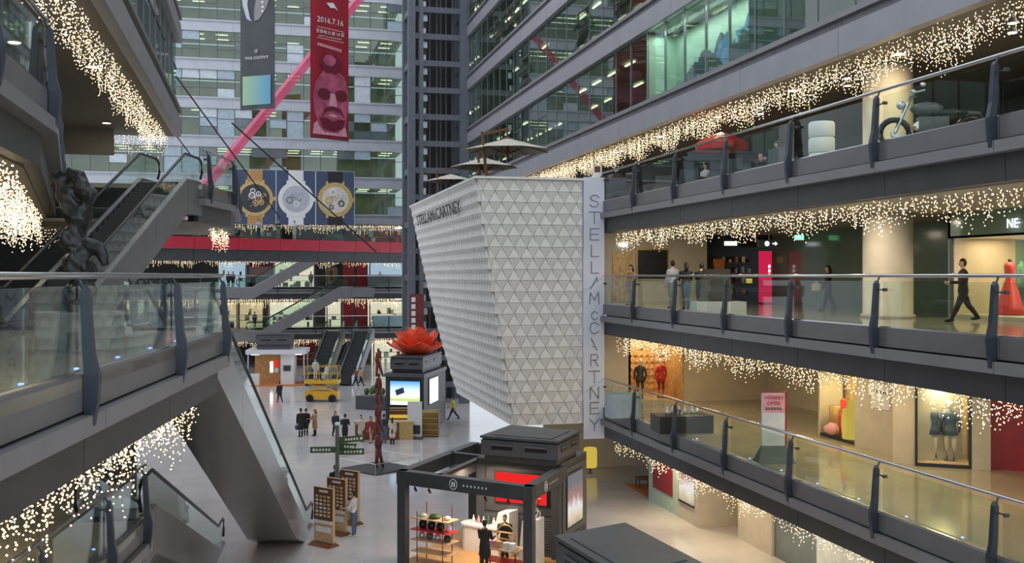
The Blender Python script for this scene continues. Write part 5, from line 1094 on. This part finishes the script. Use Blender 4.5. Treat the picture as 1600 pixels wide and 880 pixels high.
shop('far middle level shop with yellow green shelves under the slanting escalator', 428, 492, MF, 2.9, 'shop_white_glow', 14, kinds=('leaf', 'gold', 'mint', 'wood')); shop('far middle level picture window with gold and red artwork', 510, 528, MF, 2.3, 'gold_wall', 3); shop('far middle level cool white shop near the steel tower', 577, 644, MF, 2.9, 'shop_cool_glow', 9, kinds=('white', 'red', 'charcoal'))
shop('far lower level shop full of warm shelves', 330, 371, LF, 2.9, 'shop_warm_glow', 16); shop('far lower level pale yellow room', 373, 412, LF, 2.9, 'shop_warm_glow', 3); shop('far lower level white shop behind the slanting escalator', 420, 491, LF, 2.9, 'shop_white_glow', 12); shop('narrow brilliant white window on the far lower level', 510, 534, LF, 2.9, 'shop_white_glow', 2); shop('far lower level bright fashion shop near the steel tower', 577, 644, LF, 2.9, 'shop_white_glow', 16)
for z, nm in ((MF, 'middle'), (LF, 'lower')):
    for i, (u0, u1) in enumerate(((536, 553), (557, 574))): x0, x1 = xat(u0, SY), xat(u1, SY); tag(MB().box(x0, x1, SY-.2, SY+.3, z, z+3.0).build('red_pillar', 'deep_red'), f'dark red wall panel on the far {nm} level, '+('beside the narrow window' if i == 0 else 'beside the end shop'), 'panel')
shop('dark red ground level shop behind the white kiosk', 440, 500, 0, 2.9, 'deep_red', 4); shop('far ground level shop with pale yellow light behind the lotus', 583, 650, 0, 2.9, 'shop_white_glow', 10); shop('far ground level dark shop between the twin escalators and lotus', 545, 580, 0, 2.9, 'charcoal', 3)
shop('far upper level shop strip behind the red bridge', 300, 440, UF, 2.2, 'wood_dark', 18); shop('far upper level shop with bright goods at the bridge end', 560, 640, UF, 2.2, 'deep_red', 16, kinds=('yellow_glow', 'red', 'white', 'mint'))
cs = empty('cafe_counter', (xat(605, 116.2), 116.2, MF), 0, 'grey kiosk counter on the far middle gallery', 'counter'); MB().box(-2.2, 2.2, -.4, .4, 0, 1.3).build('counter_body', 'panel', cs); MB().box(-2.3, 2.3, -.5, .5, 1.3, 1.36).build('counter_top', 'slate', cs)
bc = empty('blue_counter', (xat(608, 116.2), 116.2, LF), 0, 'pale blue counter on the far lower gallery', 'counter'); MB().box(-1.8, 1.8, -.4, .4, 0, 1.2).build('counter_body', 'blind', bc); MB().box(-1.9, 1.9, -.5, .5, 1.2, 1.26).build('counter_top', 'white', bc)
# ------------------------------------------------------------------ lamps that light the galleries
OW = ('first', 'second', 'third', 'fourth', 'fifth', 'sixth', 'seventh', 'eighth')
ORD = lambda y: OW[int(round((40-y)/4.5))]
for y in (40, 35.5, 31, 26.5, 22, 17.5, 13):
    downlight(16.7, y, MF+3.14, 55, (1, .86, .64), group='middle gallery downlights', label=ORD(y)+' round downlight from the white tower, middle gallery ceiling'); downlight(17.2, y, LF+3.14, 85, (1, .76, .42), 'lower gallery downlights', ORD(y)+' round downlight from the white tower, lower gallery ceiling')
    downlight(16.2, y, 3.10, 80, (1, .78, .46), 'ground passage downlights', ORD(y)+' round downlight from the white tower, ground floor passage')
for i, y in enumerate((50, 44, 38, 32, 26, 20)): downlight(17.6, y, 16.34, 50, (1, .8, .5), 'upper gallery downlights', OW[i]+' round downlight from the far end, upper gallery ceiling')
for i, (x, y) in enumerate(((-5.5, 21.5), (-8, 20), (-9.5, 28), (-6.3, 30), (-4.8, 33), (-12, 33), (-8.5, 40), (-6, 45))): downlight(x, y, 16.28, 22, (1, .85, .6), 'landing ceiling downlights', OW[i]+' nearest round downlight in the dim ceiling over the landing')
for x, y in ((-7, 12), (-6, 22), (-9, 33)): downlight(x, y, 11.9, 40, (1, .85, .6), 'terrace downlights', {12: 'nearest', 22: 'middle', 33: 'farthest'}[y]+' round downlight above the sculpture terrace')
for x, y in ((-6, 14), (-5.5, 22)): downlight(x, y, 7.5, 40, (1, .85, .65), 'lower left downlights', {14: 'nearer', 22: 'farther'}[y]+' round downlight under the sculpture terrace')
for i, y in enumerate((20.6, 27.5, 33)):
    o = empty('spot_light', (16.9, y, 16.3), 0, ('twin spotlight among the fairy lights above the motorcycle', 'twin spotlight above the white drums', 'twin spotlight above the cafe tables')[i], 'spotlight')
    MB().tube([(0, 0, 0), (0, 0, -.35)], .03, 6).build('stem', 'charcoal', o)
    for k in (0, 1): MB().lathe([(.10, -.425-.22*k), (.10, -.43-.22*k)], 12).build('lens', 'lamp', MB().lathe([(.09, -.3-.22*k), (.12, -.42-.22*k)], 12).build('spot_head', 'charcoal', o))
# ------------------------------------------------------------------ people
def colour(name, c, r=.7):
    if name not in MATS: pm(name, c, r, 0, .1, 6)
    return name
for nme, c in (('cloth_black', (.015, .015, .018)), ('cloth_navy', (.03, .04, .075)), ('cloth_white', (.72, .70, .72)), ('cloth_cream', (.66, .58, .48)), ('cloth_tan', (.42, .22, .09)), ('cloth_grey', (.22, .23, .25)), ('cloth_denim', (.09, .15, .24)), ('cloth_red', (.28, .04, .05)),
               ('cloth_yellow', (.75, .62, .04)), ('cloth_mustard', (.55, .34, .05)), ('cloth_blue', (.35, .42, .58)), ('shoe_black', (.012, .012, .012)), ('shoe_white', (.7, .7, .7)), ('cloth_pale', (.55, .57, .62))): colour(nme, c)
def capsule(mb, pts, rad, n=10):
    mb.tube(pts, rad, n); mb.ball(pts[0], rad[0]); mb.ball(pts[-1], rad[-1])
def person(label, loc, face, h=1.7, top='cloth_black', bottom='cloth_black', shoe='shoe_black', stride=0.0, arms=((8, 10), (8, 10)), coat=None, hair_long=False, lean=0, seated=False, bag=None, bare_arms=False, skirt=False, vox=.022, turn=0, name='person'):
    root = empty('person', loc, face, label, 'person')
    S = h; segs = []
    mb = MB()
    V = Vector
    def put(kind, pts, rad, n=10):
        pts = [V(p)*S for p in pts]; rad = [r*S for r in rad]
        capsule(mb, [tuple(p) for p in pts], rad, n)
        for a, b, r0, r1 in zip(pts, pts[1:], rad, rad[1:]): segs.append((kind, a, b, (r0+r1)/2))
    ln = math.tan(R(lean))
    hz = .52 if not seated else .29
    dz = hz-.52
    def T(x, y, z): return (x, y+max(0, z-.5)*ln, z+dz)
    # torso as lofted ellipses
    rings = [(.46, .085, .06), (.52, .098, .068), (.58, .088, .06), (.63, .080, .056), (.70, .094, .064), (.76, .104, .066), (.80, .098, .055), (.825, .06, .045), (.845, .035, .036)]
    b = len(mb.v); n = 16
    for z, rx, ry in [(q[0], q[1]*1.12, q[2]*1.15) for q in rings]:
        for k in range(n):
            a = 2*math.pi*k/n; c = T(rx*math.cos(a), ry*math.sin(a), z); mb.v.append(tuple(V(c)*S))
    for i in range(len(rings)-1):
        for k in range(n): mb.f.append([b+i*n+k, b+i*n+(k+1) % n, b+(i+1)*n+(k+1) % n, b+(i+1)*n+k]); mb.mi.append(0)
    mb.f.append([b+k for k in range(n)][::-1]); mb.mi.append(0); mb.f.append([b+(len(rings)-1)*n+k for k in range(n)]); mb.mi.append(0)
    segs.append(('bottom', V(T(0, 0, .46))*S, V(T(0, 0, .515))*S, .09*S)); segs.append(('top', V(T(-.05, 0, .57))*S, V(T(-.05, 0, .79))*S, .06*S)); segs.append(('top', V(T(.05, 0, .57))*S, V(T(.05, 0, .79))*S, .06*S))
    put('skin', [T(0, 0, .82), T(0, .008, .88)], [.033, .032])
    hc = V(T(0, .012, .935))
    tb_ = V(hc)*S; mb.ball(tuple(tb_), .044*S, .053*S, .066*S, 14, 10); segs.append(('skin', tb_-V((0, 0, .03*S)), tb_+V((0, 0, .03*S)), .05*S))
    mb.ball(tuple(tb_+V((0, .055, -.008))*S), .009*S, .013*S, .014*S, 6, 4)          # nose
    for s in (-1, 1): mb.ball(tuple(tb_+V((s*.045, -.002, -.003))*S), .007*S, .012*S, .018*S, 6, 4)   # ears
    feet = []
    for i, s in enumerate((-1, 1)):
        st = R(stride)*(1 if i == 0 else -1)
        hip = V(T(s*.048, 0, .50))
        if seated: knee = hip+V((s*.02, .23, .0)); ank = knee+V((0, .0, -.235))
        else:
            bend = R(14) if (stride and i == 1) else 0
            knee = hip+V((0, math.sin(st)*.235, -math.cos(st)*.235)); ank = knee+V((0, math.sin(st-bend)*.22, -math.cos(st-bend)*.22))
        put('bottom', [hip, (hip+knee)/2, knee], [.063, .057, .044]); put('bottom', [knee, (knee*2+ank)/3+V((0, -.006, 0)), ank], [.043, .040, .030])
        put('shoe', [ank+V((0, -.012, -.018)), ank+V((0, .05, -.028)), ank+V((0, .095, -.030))], [.026, .025, .019], 8); feet.append(ank)
    hands = []
    for i, s in enumerate((-1, 1)):
        sw, el = arms[i][:2]; out = arms[i][2] if len(arms[i]) > 2 else 7
        sh = V(T(s*.116, 0, .785)); a = R(sw); o = R(out)
        d1 = V((s*math.sin(o), math.sin(a)*math.cos(o), -math.cos(a)*math.cos(o))); elb = sh+d1*.165
        a2 = a+R(el); d2 = V((-s*math.sin(o)*.6, math.sin(a2), -math.cos(a2))).normalized(); wr = elb+d2*.145
        put('top', [sh, (sh+elb)/2, elb], [.041, .037, .031]); put('skin' if bare_arms else 'top', [elb, wr], [.030, .022]); put('skin', [wr, wr+d2*.04], [.017, .021]); hands.append((wr, d2, s))
    if coat or skirt:
        zb = .30 if coat else .36; ring2 = [(zb, .125, .095), (.40, .115, .085), (.50, .108, .078), (.58, .094, .068), (.68, .100, .070)] if coat else [(zb, .125, .09), (.45, .11, .08), (.54, .1, .07)]
        b = len(mb.v)
        for z, rx, ry in ring2:
            for k in range(n): a = 2*math.pi*k/n; mb.v.append(tuple(V(T(rx*math.cos(a), ry*math.sin(a), z))*S))
        for i in range(len(ring2)-1):
            for k in range(n): mb.f.append([b+i*n+k, b+i*n+(k+1) % n, b+(i+1)*n+(k+1) % n, b+(i+1)*n+k]); mb.mi.append(0)
        mb.f.append([b+k for k in range(n)][::-1]); mb.mi.append(0); mb.f.append([b+(len(ring2)-1)*n+k for k in range(n)]); mb.mi.append(0)
        for x in (-.05, .05): segs.append(('coat', V(T(x, 0, zb))*S, V(T(x, 0, .53))*S, .085*S))
    tmp = inst('tmp', mb.mesh('tmp', 'skin')); rm = tmp.modifiers.new('r', 'REMESH'); rm.mode = 'VOXEL'; rm.voxel_size = vox
    sm = tmp.modifiers.new('s', 'SMOOTH'); sm.factor = .5; sm.iterations = 2
    me = bpy.data.meshes.new_from_object(tmp.evaluated_get(bpy.context.evaluated_depsgraph_get())); om = tmp.data; bpy.data.objects.remove(tmp); bpy.data.meshes.remove(om)
    kinds = ['skin', 'top', 'bottom', 'shoe', 'coat']; mm = ['skin', top, bottom, shoe, coat or bottom]
    me.materials.clear()
    for x in mm: me.materials.append(MATS[x])
    idx = []
    for p in me.polygons:
        c = p.center; best = 9; bk = 'skin'
        for k, a, b_, r_ in segs:
            ab = b_-a; t_ = max(0, min(1, (c-a).dot(ab)/max(1e-9, ab.length_squared))); dd = (c-(a+ab*t_)).length-r_
            if dd < best: best = dd; bk = k
        idx.append(kinds.index(bk))
    me.polygons.foreach_set('material_index', idx); me.polygons.foreach_set('use_smooth', [True]*len(idx)); me.update()
    # fingers rooted in the palm, joined to the same mesh
    bm = bmesh.new(); bm.from_mesh(me); fb = MB()
    for wr, d2, s in hands:
        base = (wr+d2*.055)*S; side = d2.cross(V((1, 0, 0))); side = side.normalized() if side.length > .1 else V((0, 1, 0)); inw = V((-s, 0, 0))
        for q, l_ in ((-.018, .030), (-.006, .036), (.006, .034), (.018, .026)):
            a = base+side*q*S; fb.tube([tuple(a-d2*.01*S), tuple(a+d2*l_*.55*S+inw*.003*S), tuple(a+d2*l_*S+inw*.012*S)], [.0062*S, .0055*S, .0042*S], 5)
        a = (wr+d2*.025)*S+side*.018*S; fb.tube([tuple(a), tuple(a+(d2*.6+side*.8)*.02*S), tuple(a+(d2+side*.5)*.036*S)], [.007*S, .0062*S, .005*S], 5)
    o2 = len(bm.verts); vv = [bm.verts.new(p) for p in fb.v]
    for f in fb.f: fc = bm.faces.new([vv[i] for i in f]); fc.material_index = 0; fc.smooth = True
    bm.to_mesh(me); bm.free(); me.name = 'person_body'
    zmin = min(v.co.z for v in me.vertices)
    body = inst('body', me, root, (0, 0, -zmin if not seated else 0))
    off = V((0, 0, -zmin if not seated else 0))
    hcS = hc*S+off
    v = []; f = []
    hn = MB().ball((0, 0, 0), .050*S, .058*S, .070*S, 14, 10)
    hn.v = [(x+hcS.x, y+hcS.y-.008*S, z+hcS.z+.010*S) for x, y, z in hn.v]
    keep = [i for i, ff in enumerate(hn.f) if (lambda c: c.z > hcS.z+.022*S or c.y < hcS.y-.004*S)(sum((V(hn.v[k]) for k in ff), V((0, 0, 0)))/len(ff))]
    hn.f = [hn.f[i] for i in keep]; hn.mi = [0]*len(hn.f)
    if hair_long: hn.tube([tuple(hcS+V((0, -.03, .02))*S), tuple(hcS+V((0, -.052, -.06))*S), tuple(hcS+V((0, -.062, -.15))*S)], [.045*S, .046*S, .02*S], 10)
    hn.build('hair', 'hair', root, True)
    eb = MB()
    for s in (-1, 1): eb.ball(tuple(hcS+V((s*.017, .049, .006))*S), .006*S, .005*S, .0045*S, 6, 4)
    eb.ball(tuple(hcS+V((0, .05, -.032))*S), .014*S, .006*S, .0035*S, 6, 4); eb.build('face_features', 'hair', body).location = -off
    if bag:
        wr, d2, s = hands[0 if bag[1] < 0 else 1]; p = (wr+d2*.07)*S+off
        bgm = MB().box(-.05, .05, -.15, .15, -.30, -.04).tube([(0, -.1, -.05), (0, -.06, .02), (0, .06, .02), (0, .1, -.05)], .01, 6)
        bo = bgm.build('handbag', bag[0]); bo.location = Matrix.Translation(root.location) @ Matrix.Rotation(face, 4, 'Z') @ p; bo.rotation_euler = (0, 0, face); tag(bo, 'bag carried by the '+' '.join(label.split()[:11]), 'bag')
    return root
A0 = R(180)
G = lambda u, v: gp(u, v, 0)
person('man in a long black coat standing with a bag on the open floor', G(470, 683), R(20), 1.78, coat='cloth_black', bag=('cloth_navy', -1)); person('person in black standing close behind the long coated man', G(478, 681), R(-10), 1.7)
person('woman with long hair in a tan coat on the open floor', G(492, 681), R(120), 1.64, 'cloth_tan', 'cloth_black', coat='cloth_tan', hair_long=True, arms=((25, 70), (25, 70)), bag=('cloth_black', 1))
person('woman with dark hair walking beside the man in a black shirt', G(524, 683), R(200), 1.62, 'cloth_navy', 'cloth_black', stride=12, hair_long=True); person('man in a black shirt seen from behind near the signpost', G(539, 693), R(-10), 1.76, 'cloth_black', 'cloth_black', arms=((20, 80), (20, 80)))
person('woman dressed in cream walking near the red sculpture', G(564, 690), R(165), 1.62, 'cloth_cream', 'cloth_cream', coat='cloth_cream', stride=12, hair_long=True, arms=((10, 20), (30, 90)), bag=('cloth_red', -1)); person('woman in a dark red dress half behind the red sculpture', G(579, 692), R(150), 1.6, 'cloth_red', 'skin', skirt=True, coat='cloth_red', stride=14, hair_long=True)
person('man in a dark blue shirt at the reception counter', G(600, 693), R(0), 1.76, 'cloth_navy', 'cloth_denim', arms=((30, 60), (30, 60))); person('woman in a beige top at the reception counter', G(613, 695), R(-15), 1.6, 'cloth_cream', 'cloth_black', coat='cloth_cream', hair_long=True, arms=((30, 60), (10, 10)))
person('person in a white shirt behind the reception counter', gp(592, 680, 0), A0, 1.68, 'cloth_white', 'cloth_black'); person('person in black walking alone by the white kiosk', G(437, 629), R(30), 1.66, 'cloth_black', 'cloth_black', stride=14)
person('worker in white overalls beside the yellow lift, facing away', G(516, 627), R(20), 1.72, 'cloth_pale', 'cloth_white', 'shoe_white'); person('second worker in white overalls beside the yellow lift', G(525.5, 625), R(-20), 1.7, 'cloth_pale', 'cloth_white')
ylp = bpy.data.objects['yellow_scissor_lift'].location
person('worker in white standing on the yellow lift platform', ylp+Vector((-.55, .1, 1.7)), R(200), 1.7, 'cloth_pale', 'cloth_pale'); person('worker in white crouching on the yellow lift platform', ylp+Vector((.35, .2, 1.72)), R(120), 1.6, 'cloth_pale', 'cloth_pale', seated=True)
person('man in a dark red top walking near the twin escalators', G(556, 603), R(-80), 1.7, 'cloth_red', 'cloth_black', stride=18); person('person in a mustard jacket walking near the twin escalators', G(564, 603), R(-80), 1.7, 'cloth_mustard', 'cloth_black', stride=20)
person('person in a yellow vest striding under the white tower', G(708, 656), R(80), 1.68, 'cloth_yellow', 'cloth_navy', stride=26, arms=((-20, 20), (25, 30)))
person('person in black standing behind the directory boards', gp(524, 788, 0), R(15), 1.72, 'cloth_black', 'cloth_black', arms=((20, 80), (20, 80))); person('man in a white shirt and jeans reading the directory boards', gp(553, 838, 0), R(62), 1.74, 'cloth_white', 'cloth_denim', 'shoe_white', arms=((25, 60), (5, 8)), bare_arms=True)
person('man in a black suit shopping inside the pergola kiosk', K(3.05, .75), R(-40), 1.72, 'cloth_black', 'cloth_black', coat='cloth_black', arms=((20, 80), (20, 80))); person('assistant in black behind the kiosk display table', K(3.35, 1.95), R(160), 1.68, 'cloth_black', 'cloth_black', arms=((20, 70), (20, 70)))
person('person in black sitting behind the pergola kiosk', gp(735, 733, 0), R(-60), 1.7, 'cloth_black', 'cloth_black', seated=True)
Mg = lambda u, v: gp(u, v, MF)
person('man in dark clothes striding past the red gown window', Mg(1505, 503), R(70), 1.76, 'cloth_black', 'cloth_black', stride=24, arms=((30, 60), (-15, 15)), coat=None, vox=.018); person('woman in black with a light bag walking by the green wall', Mg(1294, 485), R(62), 1.62, 'cloth_black', 'cloth_black', stride=13, hair_long=True, arms=((20, 70), (10, 30)), bag=('cloth_cream', -1), vox=.018)
person('man in a white shirt with dark bag at the middle gallery end', Mg(1051, 482), R(20), 1.82, 'cloth_pale', 'cloth_grey', arms=((10, 20), (10, 10)), bag=('cloth_black', 1)); person('woman in black standing beside the man in white', Mg(1072, 483), R(-5), 1.74, 'cloth_black', 'cloth_denim', coat=None, hair_long=True, arms=((20, 70), (20, 70)))
person('person in black bending by the white plinth', Mg(1094, 483), R(-40), 1.7, 'cloth_black', 'cloth_black', lean=14, arms=((40, 40), (40, 40))); person('woman in brown by the gold panel at the gallery end', Mg(986, 477.5), R(100), 1.7, 'cloth_tan', 'cloth_grey', coat='cloth_grey', hair_long=True, stride=10)
for i, (x, y, f, lab, c) in enumerate(((17.1, 38.0, 100, 'woman seated under the red parasol on the upper gallery', 'cloth_white'), (16.7, 31.4, 80, 'person seated by the round column on the upper gallery', 'cloth_navy'), (17.6, 34.4, 190, 'person in black seated at a cafe table', 'cloth_black'))): person(lab, (x, y, UF), R(f), 1.68, c, 'cloth_black', seated=True, arms=((40, 50), (40, 50)))
for u, lab, c, c2 in ((412, 'person in pale blue on the red bridge', 'cloth_blue', 'cloth_navy'), (443, 'person in black leaning on the red bridge rail', 'cloth_black', 'cloth_grey'), (468, 'person in a cream coat on the red bridge', 'cloth_cream', 'cloth_cream')):
    k = (u-800)/1626; s = 0
    t_ = (b0.x*(CA-SA*k)-b0.y*(SA+CA*k))/-(bd.x*(CA-SA*k)-bd.y*(SA+CA*k)); q = b0+bd*t_-bn*.8
    person(lab, (q.x, q.y, UF), R(160), 1.7, c, c2, vox=.03, arms=((30, 60), (30, 60)))
person('person leaning on the far balustrade of the sculpture terrace', (-4.0, 33.5, MF), R(200), 1.64, 'cloth_white', 'cloth_black', hair_long=True, arms=((60, 90), (40, 60)))
for u, z, lab, c in ((357, MF, 'dark figure by the cool blue far shop', 'cloth_black'), (364, MF, 'second dark figure by the cool blue far shop', 'cloth_navy'), (486, MF, 'dark figure in front of the far green shelves', 'cloth_black'), (398, LF, 'dark figure in the far pale yellow room', 'cloth_navy'), (594, MF, 'person in red at the far grey counter', 'cloth_red')): person(lab, (xat(u, 117), 117, z), R(170), 1.7, c, 'cloth_black', vox=.035)
